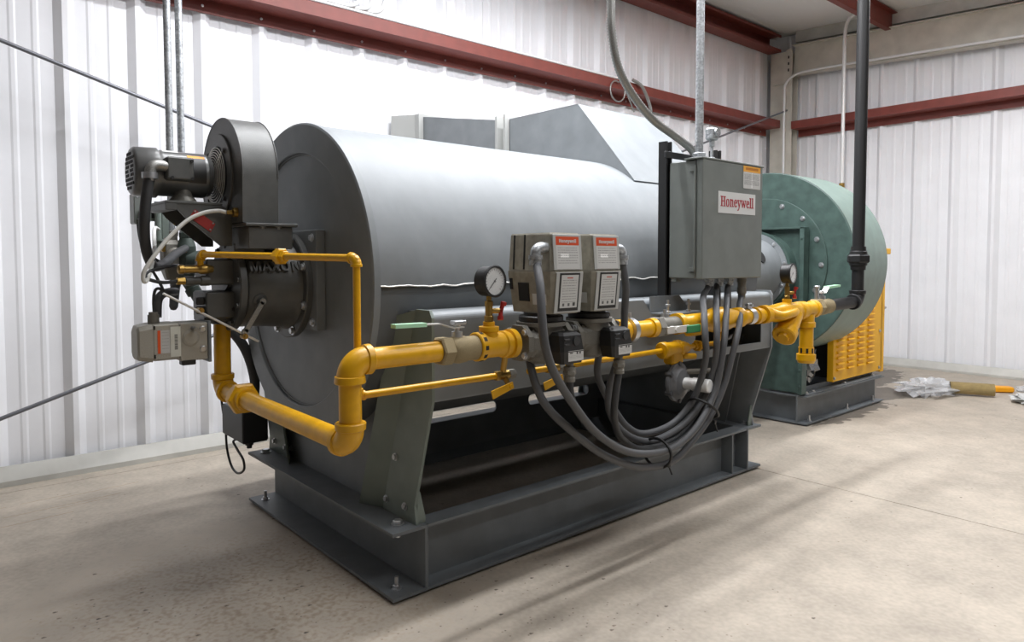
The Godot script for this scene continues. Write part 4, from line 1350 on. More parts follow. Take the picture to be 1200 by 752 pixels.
func actuator(i: int, x: float) -> void:
	var t := thing("valve_actuator", ["grey boxy valve actuator with orange topped label, nearer the first gauge", "grey boxy valve actuator with orange topped label, nearer the control cabinet"][i], "actuator", Vector3(x, 1.06, -1.8), "twin valve actuators")
	var m := M.new()
	m.loft([[1.06, x, -1.802, 0.066, 0.108, 0.012], [1.2, x, -1.802, 0.08, 0.122, 0.012], [1.207, x, -1.802, 0.08, 0.122, 0.012]])
	obj("lower_case", m, K.beigeplastic, t)
	m = M.new()
	m.loft([[1.208, x, -1.804, 0.077, 0.117, 0.01], [1.333, x, -1.806, 0.071, 0.11, 0.01], [1.339, x, -1.806, 0.068, 0.107, 0.01]])
	obj("upper_case", m, K.beigeplastic, t)
	for z in [-1.83, -1.885]:
		m = M.new()
		plate4(m, Vector3(x - 0.078, 1.212, z - 0.004), Vector3(x - 0.078, 1.212, z + 0.004), Vector3(x - 0.0722, 1.334, z + 0.004), Vector3(x - 0.0722, 1.334, z - 0.004), Vector3(0.003, 0, 0))
		obj("case_groove", m, K.dark, t)
	m = M.new()
	plate4(m, Vector3(x - 0.0725, 1.1, -1.86), Vector3(x - 0.0725, 1.1, -1.805), Vector3(x - 0.079, 1.165, -1.805), Vector3(x - 0.079, 1.165, -1.86), Vector3(0.003, 0, 0))
	obj("sight_window", m, K.dark, t)
	m = M.new()
	plate4(m, Vector3(x - 0.0765, 1.14, -1.905), Vector3(x - 0.0765, 1.14, -1.89), Vector3(x - 0.0808, 1.18, -1.89), Vector3(x - 0.0808, 1.18, -1.905), Vector3(0.003, 0, 0))
	obj("port", m, K.dark, t)
	m = M.new()
	plate4(m, Vector3(x - 0.0695, 1.09, -1.79), Vector3(x - 0.0695, 1.09, -1.72), Vector3(x - 0.0738, 1.128, -1.72), Vector3(x - 0.0738, 1.128, -1.79), Vector3(0.001, 0, 0))
	obj("side_label", m, K.paper, t)
	# front plates: upper label and lower label in a black frame, following the slope of the case
	var fb := func(y0: float, z0: float, y1: float, z1: float) -> Basis:
		var up := Vector3(0, y1 - y0, z1 - z0).normalized()
		return Basis(Vector3.RIGHT, up, Vector3.RIGHT.cross(up))
	var bu: Basis = fb.call(1.208, -1.687, 1.333, -1.696)
	var bl: Basis = fb.call(1.06, -1.694, 1.2, -1.68)
	m = M.new()
	m.box(Vector3(x, 1.272, -1.69), Vector3(0.138, 0.122, 0.004), 0.001, bu)
	var up := obj("upper_front_plate", m, K.label, t)
	obj("upper_label", label_quad(Vector3(x, 1.27, -1.6875), 0.112, 0.112, bu), pic(label_image(56, 56, [[0, 0, 56, 15, "c4471c"], [10, 30, 20, 6, "f0f0ee"]], 7, 4, 19)), up)
	text("label_lettering", "Honeywell", 0.012, K.paper, Transform3D(bu, Vector3(x, 1.3105, -1.69)), up, 0.0015)
	m = M.new()
	m.box(Vector3(x, 1.133, -1.6845), Vector3(0.13, 0.14, 0.004), 0.001, bl)
	var lo := obj("lower_front_plate", m, K.label, t)
	m = M.new()
	m.box(Vector3(x, 1.135, -1.683), Vector3(0.098, 0.132, 0.003), 0.0, bl)
	obj("label_frame", m, K.black, lo)
	obj("lower_label", label_quad(Vector3(x, 1.137, -1.6806), 0.084, 0.114, bl), pic(label_image(42, 57, [[6, 49, 5, 5, "5a5a5a"], [19, 49, 5, 5, "5a5a5a"], [31, 48, 6, 6, "3a3a3a"], [14, 4, 14, 2, "b04a3a"]], 9, 4, 9)), lo)
	# conduit elbow
	var s := -1.0 if i == 0 else 1.0
	var c := Vector3(x + s * 0.117, 1.288, -1.72)
	m = M.new()
	m.rod(Vector3(x + s * 0.07, 1.288, -1.72), Vector3(x + s * 0.095, 1.288, -1.72), 0.017, 16)
	m.tube(spline([Vector3(x + s * 0.085, 1.288, -1.72), Vector3(x + s * 0.107, 1.286, -1.72), Vector3(x + s * 0.12, 1.275, -1.72), Vector3(x + s * 0.122, 1.255, -1.72)]), 0.018, 16)
	m.lathe(Vector3(x + s * 0.122, 1.262, -1.72), Vector3.DOWN, [Vector2(0, 0.018), Vector2(0, 0.024), Vector2(0.014, 0.024), Vector2(0.016, 0.021), Vector2(0.034, 0.021), Vector2(0.034, 0)], 18)
	obj("conduit_elbow", m, K.galv, t)

func switch_box(i: int, x: float) -> void:
	var t := thing("position_switch", ["black position switch box on the front of the left gas valve", "black position switch box on the front of the right gas valve"][i], "switch", Vector3(x, 0.885, -1.69), "black switch boxes on the twin valves")
	var m := M.new()
	m.loft([[0.888, x, -1.7, 0.05, 0.032, 0.008], [0.93, x, -1.7, 0.058, 0.037, 0.01], [0.985, x, -1.705, 0.054, 0.035, 0.012], [0.995, x, -1.71, 0.044, 0.026, 0.012]])
	obj("case", m, K.black, t)
	m = M.new()
	m.rod(Vector3(x + 0.015, 0.965, -1.672), Vector3(x + 0.015, 0.965, -1.663), 0.016, 16)
	obj("knob", m, K.rubber_dark, t)
	for y in [0.955, 0.972]:
		m = M.new()
		m.box(Vector3(x - 0.03, y, -1.667), Vector3(0.026, 0.007, 0.006), 0.002)
		obj("catch", m, K.rubber_dark, t)
	obj("label", label_quad(Vector3(x + 0.01, 0.915, -1.6632), 0.075, 0.036, Basis(Vector3.RIGHT, deg_to_rad(0))), pic(label_image(75, 36, [[8, 6, 14, 4, "333333"], [40, 5, 8, 8, "444444"], [54, 5, 8, 8, "444444"]], 3, 6, 17)), t)
	m = M.new()
	m.lathe(Vector3(x + 0.006, 0.888, -1.69), Vector3.DOWN, [Vector2(0, 0.014), Vector2(0.014, 0.014), Vector2(0.014, 0.021), Vector2(0.034, 0.021), Vector2(0.036, 0.018), Vector2(0.05, 0.018), Vector2(0.052, 0.02), Vector2(0.066, 0.02), Vector2(0.066, 0)], 16)
	m.hexa(Vector3(x + 0.006, 0.862, -1.69), Vector3.DOWN, 0.016, 0.024)
	obj("cable_gland", m, K.castalu, t)

func small_elbow(m: M, c: Vector3, a: Vector3, b: Vector3, r: float) -> void:
	m.elbow(c, a, b, r)

func pilot_line() -> void:
	var r := 0.0115
	var z := -1.9
	var y := 0.832
	var t := thing("pilot_pipe", "thin yellow pilot gas pipe looping up and across to the burner", "pipe", Vector3(1.018, 0.82, -2.2))
	var c0 := Vector3(1.018, y, z)
	var c1 := Vector3(1.018, 1.252, z)
	var c2 := Vector3(0.822, 1.268, -2.75)
	var m := M.new()
	m.elbow(c0, Vector3.RIGHT, Vector3.UP, r)
	obj("elbow", m, K.yellow, t)
	var d := (c2 - c1).normalized()
	m = M.new()
	m.elbow(c1, Vector3.DOWN, d, r * 1.15)
	obj("elbow", m, K.yellow, t)
	m = M.new()
	m.elbow(c2, -d, Vector3.DOWN, r * 1.1)
	obj("elbow", m, K.yellow, t)
	for p in [[c0, Vector3(1.56, y, z)], [c0, c1], [c1, c1.lerp(c2, 0.4)], [c1.lerp(c2, 0.46), c2], [c2, c2 - Vector3(0, 0.045, 0)], [Vector3(1.72, y, z), Vector3(1.81, y, z)], [Vector3(1.87, y, z), Vector3(2.53, y + 0.006, z)], [Vector3(2.7, y + 0.006, z), Vector3(2.95, y + 0.006, z)]]:
		m = M.new()
		m.rod(p[0], p[1], r, 18)
		obj("pipe", m, K.yellow, t)
	var uo := c1.lerp(c2, 0.43)
	m = M.new()
	m.hexa(uo - d * 0.01, d, 0.022, 0.03)
	m.hexa(uo - d * 0.028, d, 0.02, 0.02)
	m.hexa(uo + d * 0.01, d, 0.02, 0.021)
	obj("union", m, K.yellow, t)
	m = M.new()
	m.hexa(Vector3(2.79, y + 0.006, z), Vector3.RIGHT, 0.02, 0.028)
	m.rod(Vector3(2.77, y + 0.006, z), Vector3(2.83, y + 0.006, z), 0.017, 16)
	obj("union", m, K.yellow, t)
	m = M.new()
	m.rod(Vector3(2.95, y, z), Vector3(2.95, 0.95, -1.83), r, 14)
	obj("pipe", m, K.yellow, t)
	for i in 2:
		var x: float = [1.56, 1.81][i]
		t = thing("pilot_valve", ["small brass pilot valve with yellow lever under the yellow tee end of the left valve", "small brass pilot valve with yellow lever below the left switch box"][i], "valve", Vector3(x + 0.04, y - 0.03, z), "small yellow levered pilot valves")
		m = M.new()
		m.hexa(Vector3(x, y, z), Vector3.RIGHT, 0.02, 0.018)
		m.rod(Vector3(x + 0.018, y, z), Vector3(x + 0.06, y, z), 0.017, 16)
		m.rod(Vector3(x + 0.04, y, z), Vector3(x + 0.04, y - 0.035, z + 0.03), 0.01, 12)
		if i == 0: m.rod(Vector3(x + 0.035, y, z), Vector3(x + 0.035, 0.93, z + 0.02), r, 14)
		obj("body", m, K.brass, t)
		m = M.new()
		m.hexa(Vector3(x + 0.06, y, z), Vector3.RIGHT, 0.03, 0.019)
		obj("nut", m, K.castalu, t)
		m = M.new()
		var s := Vector3(x + 0.04, y - 0.035, z + 0.036)
		var e := s + Vector3(-0.085, -0.022, 0.0)
		var u := (e - s).normalized()
		var sd := u.cross(Vector3.BACK)
		plate4(m, s - u * 0.012 - sd * 0.012, s - u * 0.012 + sd * 0.012, e + sd * 0.015, e - sd * 0.015, Vector3(0, 0, 0.005))
		m.hexa(s, Vector3.BACK, 0.01, 0.009)
		obj("lever", m, K.yellow, t)
	# pilot regulator with grey diaphragm
	t = thing("pilot_regulator", "small yellow regulator with round grey diaphragm on the thin yellow pipe", "regulator", Vector3(2.62, 0.6, -1.88))
	m = M.new()
	m.lathe(Vector3(2.52, 0.838, z), Vector3.RIGHT, [Vector2(0, 0.012), Vector2(0, 0.034), Vector2(0.005, 0.038), Vector2(0.03, 0.038), Vector2(0.034, 0.034), Vector2(0.11, 0.034), Vector2(0.114, 0.04), Vector2(0.13, 0.04), Vector2(0.135, 0.034), Vector2(0.17, 0.03), Vector2(0.175, 0.022), Vector2(0.195, 0.022), Vector2(0.195, 0.0)], 28)
	m.box(Vector3(2.61, 0.8, z), Vector3(0.09, 0.06, 0.06), 0.012)
	m.rod(Vector3(2.65, 0.805, -1.88), Vector3(2.72, 0.8, -1.86), 0.014, 14)
	obj("body", m, K.yellow, t)
	m = M.new()
	var rd := Vector3(0.1, 0, 0.995)
	m.lathe(Vector3(2.615, 0.69, -1.88), rd, [Vector2(-0.03, 0.0), Vector2(-0.03, 0.03), Vector2(-0.028, 0.06), Vector2(-0.008, 0.078), Vector2(-0.006, 0.088), Vector2(0.008, 0.088), Vector2(0.01, 0.078), Vector2(0.03, 0.06), Vector2(0.04, 0.03), Vector2(0.04, 0.0)], 40)
	m.rod(Vector3(2.612, 0.76, z), Vector3(2.612, 0.79, z), 0.02, 14)
	var dia := obj("diaphragm", m, K.diaphragm, t)
	for k in 6:
		var a := TAU * (k + 0.5) / 6
		m = M.new()
		var rc := Vector3(2.615, 0.69 + 0.085 * sin(a), -1.88) + Vector3(-0.995, 0, 0.1) * 0.085 * cos(a)
		m.rod(rc - rd * 0.015, rc + rd * 0.017, 0.01, 10)
		obj("clamp_screw", m, K.rubber, dia)
	m = M.new()
	m.lathe(Vector3(2.615, 0.69, -1.88) + rd * 0.038, rd, [Vector2(0, 0.026), Vector2(0.04, 0.026), Vector2(0.042, 0.03), Vector2(0.12, 0.03), Vector2(0.124, 0.026), Vector2(0.124, 0)], 24)
	obj("spring_cap", m, K.conduitwhite, t)
	m = M.new()
	m.rod(Vector3(2.63, 0.735, -1.87), Vector3(2.8, 0.735, -1.79), 0.012, 14)
	obj("vent_tube", m, K.castalu, t)

func supply_end() -> void:
	var z := -1.8
	var y := 0.968
	var t := thing("pipe_coupling", "short yellow pipe with a coupling leaving the right gas valve", "pipe", Vector3(2.2, 0.92, z))
	var m := M.new()
	m.lathe(Vector3(2.055, y - 0.006, z), Vector3.RIGHT, [Vector2(0, 0.0), Vector2(0, 0.033), Vector2(0.04, 0.033), Vector2(0.042, 0.046), Vector2(0.09, 0.046), Vector2(0.094, 0.033), Vector2(0.25, 0.033), Vector2(0.25, 0.04), Vector2(0.28, 0.04), Vector2(0.28, 0.0)], 30)
	obj("pipe", m, K.yellow, t)
	m = M.new()
	m.lathe(Vector3(2.165, y - 0.006, z), Vector3.RIGHT, [Vector2(0, 0.034), Vector2(0, 0.05), Vector2(0.025, 0.05), Vector2(0.025, 0.034)], 30)
	m.rod(Vector3(2.178, y + 0.04, z), Vector3(2.178, y + 0.065, z), 0.008, 10)
	obj("pipe_clamp", m, K.zinc, t)
	t = ball_valve("ball_valve", "bright ball valve with dark green lever grip under the cabinet brackets", Vector3(2.335, y - 0.004, z), 0.15, 0.04, K.castalu)
	m = M.new()
	m.rod(Vector3(2.4, y - 0.012, z + 0.03), Vector3(2.4, y - 0.012, z + 0.068), 0.012, 14)
	m.hexa(Vector3(2.4, y - 0.012, z + 0.06), Vector3.BACK, 0.016, 0.014)
	m.box(Vector3(2.415, y - 0.014, z + 0.066), Vector3(0.15, 0.03, 0.006), 0.002)
	var lh := obj("handle", m, K.steelbright, t)
	m = M.new()
	m.box(Vector3(2.52, y - 0.018, z + 0.066), Vector3(0.1, 0.034, 0.016), 0.005)
	obj("grip", m, K.greenplastic, lh)
	t = thing("gas_regulator", "bulging yellow gas regulator behind the hanging grey conduits", "regulator", Vector3(2.75, 0.89, z))
	m = M.new()
	m.lathe(Vector3(2.486, y, z), Vector3.RIGHT, [Vector2(0, 0.0), Vector2(0, 0.046), Vector2(0.03, 0.046), Vector2(0.034, 0.036), Vector2(0.2, 0.038), Vector2(0.26, 0.05), Vector2(0.3, 0.058), Vector2(0.36, 0.058), Vector2(0.42, 0.046), Vector2(0.47, 0.038), Vector2(0.475, 0.048), Vector2(0.51, 0.048), Vector2(0.51, 0.0)], 36, true)
	m.lathe(Vector3(2.63, y - 0.01, z), Vector3(0, -1, 0.25), [Vector2(0, 0.05), Vector2(0.03, 0.056), Vector2(0.045, 0.05), Vector2(0.05, 0.03), Vector2(0.05, 0)], 28)
	obj("body", m, K.yellow, t)
	# pipe with strap, then strainer
	t = thing("supply_pipe", "short yellow pipe held by a bright strap clamp left of the strainer", "pipe", Vector3(3.1, 0.93, z))
	m = M.new()
	m.lathe(Vector3(2.997, y, z), Vector3.RIGHT, [Vector2(0, 0), Vector2(0, 0.034), Vector2(0.13, 0.034), Vector2(0.132, 0.042), Vector2(0.16, 0.042), Vector2(0.164, 0.034), Vector2(0.2, 0.034), Vector2(0.2, 0)], 28)
	obj("pipe", m, K.yellow, t)
	m = M.new()
	m.lathe(Vector3(3.06, y, z), Vector3.RIGHT, [Vector2(0, 0.034), Vector2(0, 0.04), Vector2(0.04, 0.04), Vector2(0.04, 0.034)], 28)
	m.box(Vector3(3.08, y + 0.05, z), Vector3(0.04, 0.03, 0.012), 0.003)
	m.rod(Vector3(3.08, y + 0.055, z - 0.02), Vector3(3.08, y + 0.055, z + 0.02), 0.006, 10)
	m.box(Vector3(3.08, y, z - 0.12), Vector3(0.04, 0.03, 0.2), 0.004)
	obj("strap_clamp", m, K.zinc, t)
	t = thing("y_strainer", "yellow Y strainer with a slanting capped leg under the second gauge", "strainer", Vector3(3.45, 0.83, z))
	m = M.new()
	m.lathe(Vector3(3.2, y + 0.002, z), Vector3.RIGHT, [Vector2(0, 0), Vector2(0, 0.046), Vector2(0.04, 0.046), Vector2(0.045, 0.04), Vector2(0.1, 0.043), Vector2(0.2, 0.052), Vector2(0.3, 0.05), Vector2(0.36, 0.043), Vector2(0.365, 0.05), Vector2(0.4, 0.05), Vector2(0.4, 0)], 36)
	obj("body", m, K.yellow, t)
	m = M.new()
	var d := Vector3(-0.82, -0.57, 0.12).normalized()
	m.lathe(Vector3(3.54, 0.975, z + 0.005), d, [Vector2(0.0, 0.03), Vector2(0.04, 0.046), Vector2(0.17, 0.052), Vector2(0.172, 0.06), Vector2(0.215, 0.06), Vector2(0.22, 0.054), Vector2(0.22, 0.03), Vector2(0.235, 0.026), Vector2(0.235, 0)], 36)
	obj("strainer_leg", m, K.yellow, t)
	m = M.new()
	m.tube(spline([Vector3(3.26, y + 0.01, z + 0.02), Vector3(3.29, y - 0.005, z + 0.055), Vector3(3.35, y, z + 0.062), Vector3(3.44, y + 0.006, z + 0.05), Vector3(3.48, y + 0.01, z + 0.01)]), 0.022, 14)
	m.rod(Vector3(3.45, y + 0.03, z), Vector3(3.45, y + 0.07, z), 0.024, 18)
	obj("gauge_boss", m, K.yellow, t)
	gauge("brass gauge cock with red handle on top of the yellow strainer", "black cased pressure gauge above the yellow strainer beside the blower", Vector3(3.45, 1.035, z), "pressure gauges on the gas train", Vector3(0.12, 0.02, 1))
	t = thing("drip_leg", "yellow drip leg with slotted cap hanging from the gas pipe beside the strainer", "pipe", Vector3(3.67, 0.69, z))
	m = M.new()
	m.lathe(Vector3(3.603, y + 0.004, z), Vector3.RIGHT, [Vector2(0, 0), Vector2(0, 0.045), Vector2(0.025, 0.047), Vector2(0.028, 0.041), Vector2(0.12, 0.041), Vector2(0.124, 0.048), Vector2(0.15, 0.048), Vector2(0.15, 0)], 30)
	m.lathe(Vector3(3.668, y, z), Vector3.DOWN, [Vector2(0.02, 0.04), Vector2(0.06, 0.04), Vector2(0.065, 0.046), Vector2(0.09, 0.046), Vector2(0.092, 0.036), Vector2(0.2, 0.036), Vector2(0.2, 0.04), Vector2(0.236, 0.04), Vector2(0.238, 0.05), Vector2(0.27, 0.05), Vector2(0.285, 0.042), Vector2(0.285, 0)], 30)
	var dl := obj("body", m, K.yellow, t)
	for k in 8:
		var a := TAU * k / 8 + 0.2
		m = M.new()
		m.box(Vector3(3.668 + 0.0395 * cos(a), y - 0.217, z + 0.0395 * sin(a)), Vector3(0.002, 0.026, 0.012), 0.0, Basis(Vector3.UP, -a))
		obj("slot", m, K.dark, dl)
	t = ball_valve("ball_valve", "brass ball valve with pale lever between the strainer and the black pipe", Vector3(3.755, 0.98, z), 0.17, 0.045, K.sand)
	lever(t, Vector3(3.84, 1.055, z), Vector3(4.03, 1.09, z), 0.03, K.greengrip, 0.0)
	m = M.new()
	m.rod(Vector3(3.78, 1.02, z), Vector3(3.78, 1.085, z), 0.012, 12)
	m.rod(Vector3(3.78, 1.085, z), Vector3(3.78, 1.1, z), 0.016, 12, 0.005)
	obj("drain_stud", m, K.zinc, t)
	t = thing("black_gas_pipe", "tall black steel gas pipe rising past the blower to the roof", "pipe", Vector3(4.3, 0.94, z))
	m = M.new()
	m.rod(Vector3(3.925, 0.983, z), Vector3(4.25, 0.988, z), 0.034, 28)
	obj("pipe", m, K.blackpipe, t)
	m = M.new()
	m.elbow(Vector3(4.302, 0.99, z), Vector3.LEFT, Vector3.UP, 0.034)
	obj("elbow", m, K.blackpipe, t)
	m = M.new()
	m.rod(Vector3(4.302, 1.03, z), Vector3(4.302, 1.22, z), 0.034, 28)
	obj("pipe", m, K.blackpipe, t)
	m = M.new()
	m.rod(Vector3(4.302, 1.27, z), Vector3(4.302, roof(z) - 0.02, z), 0.034, 28)
	obj("pipe", m, K.blackpipe, t)
	m = M.new()
	m.lathe(Vector3(4.302, 1.18, z), Vector3.UP, [Vector2(0, 0.034), Vector2(0, 0.042), Vector2(0.025, 0.043), Vector2(0.028, 0.05), Vector2(0.045, 0.05)], 24)
	m.hexa(Vector3(4.302, 1.222, z), Vector3.UP, 0.05, 0.066)
	m.lathe(Vector3(4.302, 1.27, z), Vector3.UP, [Vector2(0, 0.05), Vector2(0.02, 0.048), Vector2(0.024, 0.043), Vector2(0.05, 0.042), Vector2(0.05, 0.034)], 24)
	obj("union", m, K.blackpipe, t)

func cabinet() -> void:
	var t := thing("control_cabinet", "grey control cabinet with a white name plate on black posts above the gas pipes", "cabinet", Vector3(2.955, 1.157, -1.9))
	var m := M.new()
	m.box(Vector3(2.955, 1.428, -1.925), Vector3(0.505, 0.54, 0.15), 0.006)
	obj("box", m, K.cab, t)
	m = M.new()
	m.box(Vector3(2.955, 1.428, -1.83), Vector3(0.515, 0.545, 0.036), 0.005)
	var door := obj("door", m, K.cab, t)
	m = M.new()
	m.box(Vector3(2.955, 1.703, -1.86), Vector3(0.53, 0.008, 0.1), 0.002)
	obj("drip_edge", m, K.cab, t)
	m = M.new()
	m.rod(Vector3(2.694, 1.2, -1.851), Vector3(2.694, 1.67, -1.851), 0.0055, 10)
	obj("hinge", m, K.cab, t)
	for y in [1.2, 1.655]:
		m = M.new()
		m.box(Vector3(2.6975, y, -1.865), Vector3(0.006, 0.02, 0.035), 0.002)
		obj("hinge_leaf", m, K.cab, t)
	m = M.new()
	m.box(Vector3(2.98, 1.511, -1.811), Vector3(0.322, 0.1, 0.002), 0.0)
	var plate := obj("name_plate", m, K.paper, door)
	text("lettering", "Honeywell", 0.047, mk("9e2430", 0.5), Transform3D(Basis(), Vector3(2.98, 1.515, -1.8095)), door, 0.0015, "Droid Serif", true, 0.82)
	var im := label_image(60, 46, [[0, 0, 60, 12, "d79a3a"], [8, 3, 44, 5, "a86a1c"], [29, 14, 2, 30, "f0f0ee"]], 11, 4, 16)
	obj("warning_label", label_quad(Vector3(3.108, 1.641, -1.8105), 0.155, 0.108), pic(im), door)
	for x in [2.73, 3.18]:
		m = M.new()
		m.box(Vector3(x, 1.15, -1.975), Vector3(0.04, 0.02, 0.03), 0.003)
		obj("mounting_foot", m, K.cab, t)
	# posts
	var lb := ["black channel post on the left behind the grey control cabinet", "black channel post on the right behind the grey control cabinet"]
	for i in 2:
		var x: float = [2.715, 3.13][i]
		t = thing("strut_post", lb[i], "post", Vector3(x, 0.98, -2.03), "black posts behind the cabinet")
		m = M.new()
		m.prism(PackedVector2Array([Vector2(-0.022, 0), Vector2(0.022, 0), Vector2(0.022, 0.045), Vector2(0.01, 0.045), Vector2(0.01, 0.038), Vector2(0.017, 0.038), Vector2(0.017, 0.004), Vector2(-0.017, 0.004), Vector2(-0.017, 0.038), Vector2(-0.01, 0.038), Vector2(-0.01, 0.045), Vector2(-0.022, 0.045)]), Vector3(x, 1.002 if i == 0 else 1.06, -2.055), Vector3.RIGHT, Vector3.BACK, Vector3(0, 0.798 if i == 0 else 0.74, 0))
		obj("channel", m, K.black, t)
		bolt(Vector3(x, 1.74, -2.009), Vector3.BACK, t, 0.9)
	m = M.new()
	m.box(Vector3(2.92, 1.735, -2.0), Vector3(0.5, 0.03, 0.012), 0.002)
	tag(obj("mounting_strap", m, K.rubber_dark), "dark strap across both posts above the cabinet top", "bracket")
	# brackets reaching out from the cradle
	var bl := ["grey angle bracket with a cut corner between the right actuator and the black post", "grey angle bracket at the foot of the black cabinet posts"]
	for i in 2:
		var x0: float = [2.08, 2.57][i]
		var x1: float = [2.5, 2.86][i]
		var z: float = [-1.93, -1.9][i]
		var y: float = [0.972, 1.0][i]
		t = thing("angle_bracket", bl[i], "bracket", Vector3((x0 + x1) / 2, y, z - 0.06))
		m = M.new()
		var h: float = [0.095, 0.075][i]
		m.prism(PackedVector2Array([Vector2(x0, y), Vector2(x1, y), Vector2(x1, y + 0.015), Vector2(x1 - 0.07, y + h), Vector2(x0, y + h)]), Vector3(0, 0, z - (0.1 if i else 0.0)), Vector3.RIGHT, Vector3.UP, Vector3(0, 0, -0.007))
		obj("upright_leg", m, K.gray_rough, t)
		m = M.new()
		m.box(Vector3((x0 + x1) / 2, y - 0.003, z - 0.055), Vector3(x1 - x0, 0.007, 0.13), 0.001)
		obj("flat_leg", m, K.gray_rough, t)
		for b in ([2.25, 2.36] if i == 0 else [2.62, 2.78]):
			m = M.new()
			m.rod(Vector3(b, y - 0.02, z - 0.04), Vector3(b, y + 0.06, z - 0.04), 0.006, 10)
			m.hexa(Vector3(b, y, z - 0.04), Vector3.UP, 0.01, 0.013)
			m.hexa(Vector3(b, y + 0.03, z - 0.04), Vector3.UP, 0.01, 0.013)
			obj("bolt", m, K.zinc, t)
		m = M.new()
		m.box(Vector3((x0 + x1) / 2, y - 0.012, (z - 2.1) / 2 - 0.03), Vector3(0.06, 0.012, absf(z + 2.1) + 0.08), 0.002)
		obj("arm", m, K.gray_rough, t)

func conduit(label: String, pts: Array, r: float, grp: String, mat: Material, ridged := false) -> Node3D:
	var m := M.new()
	m.tube(spline(pts, 14 if ridged else 9), r, 12, -r * 0.09 if ridged else 0.0)
	return tag(obj("flexible_conduit", m, mat), label, "conduit", grp)

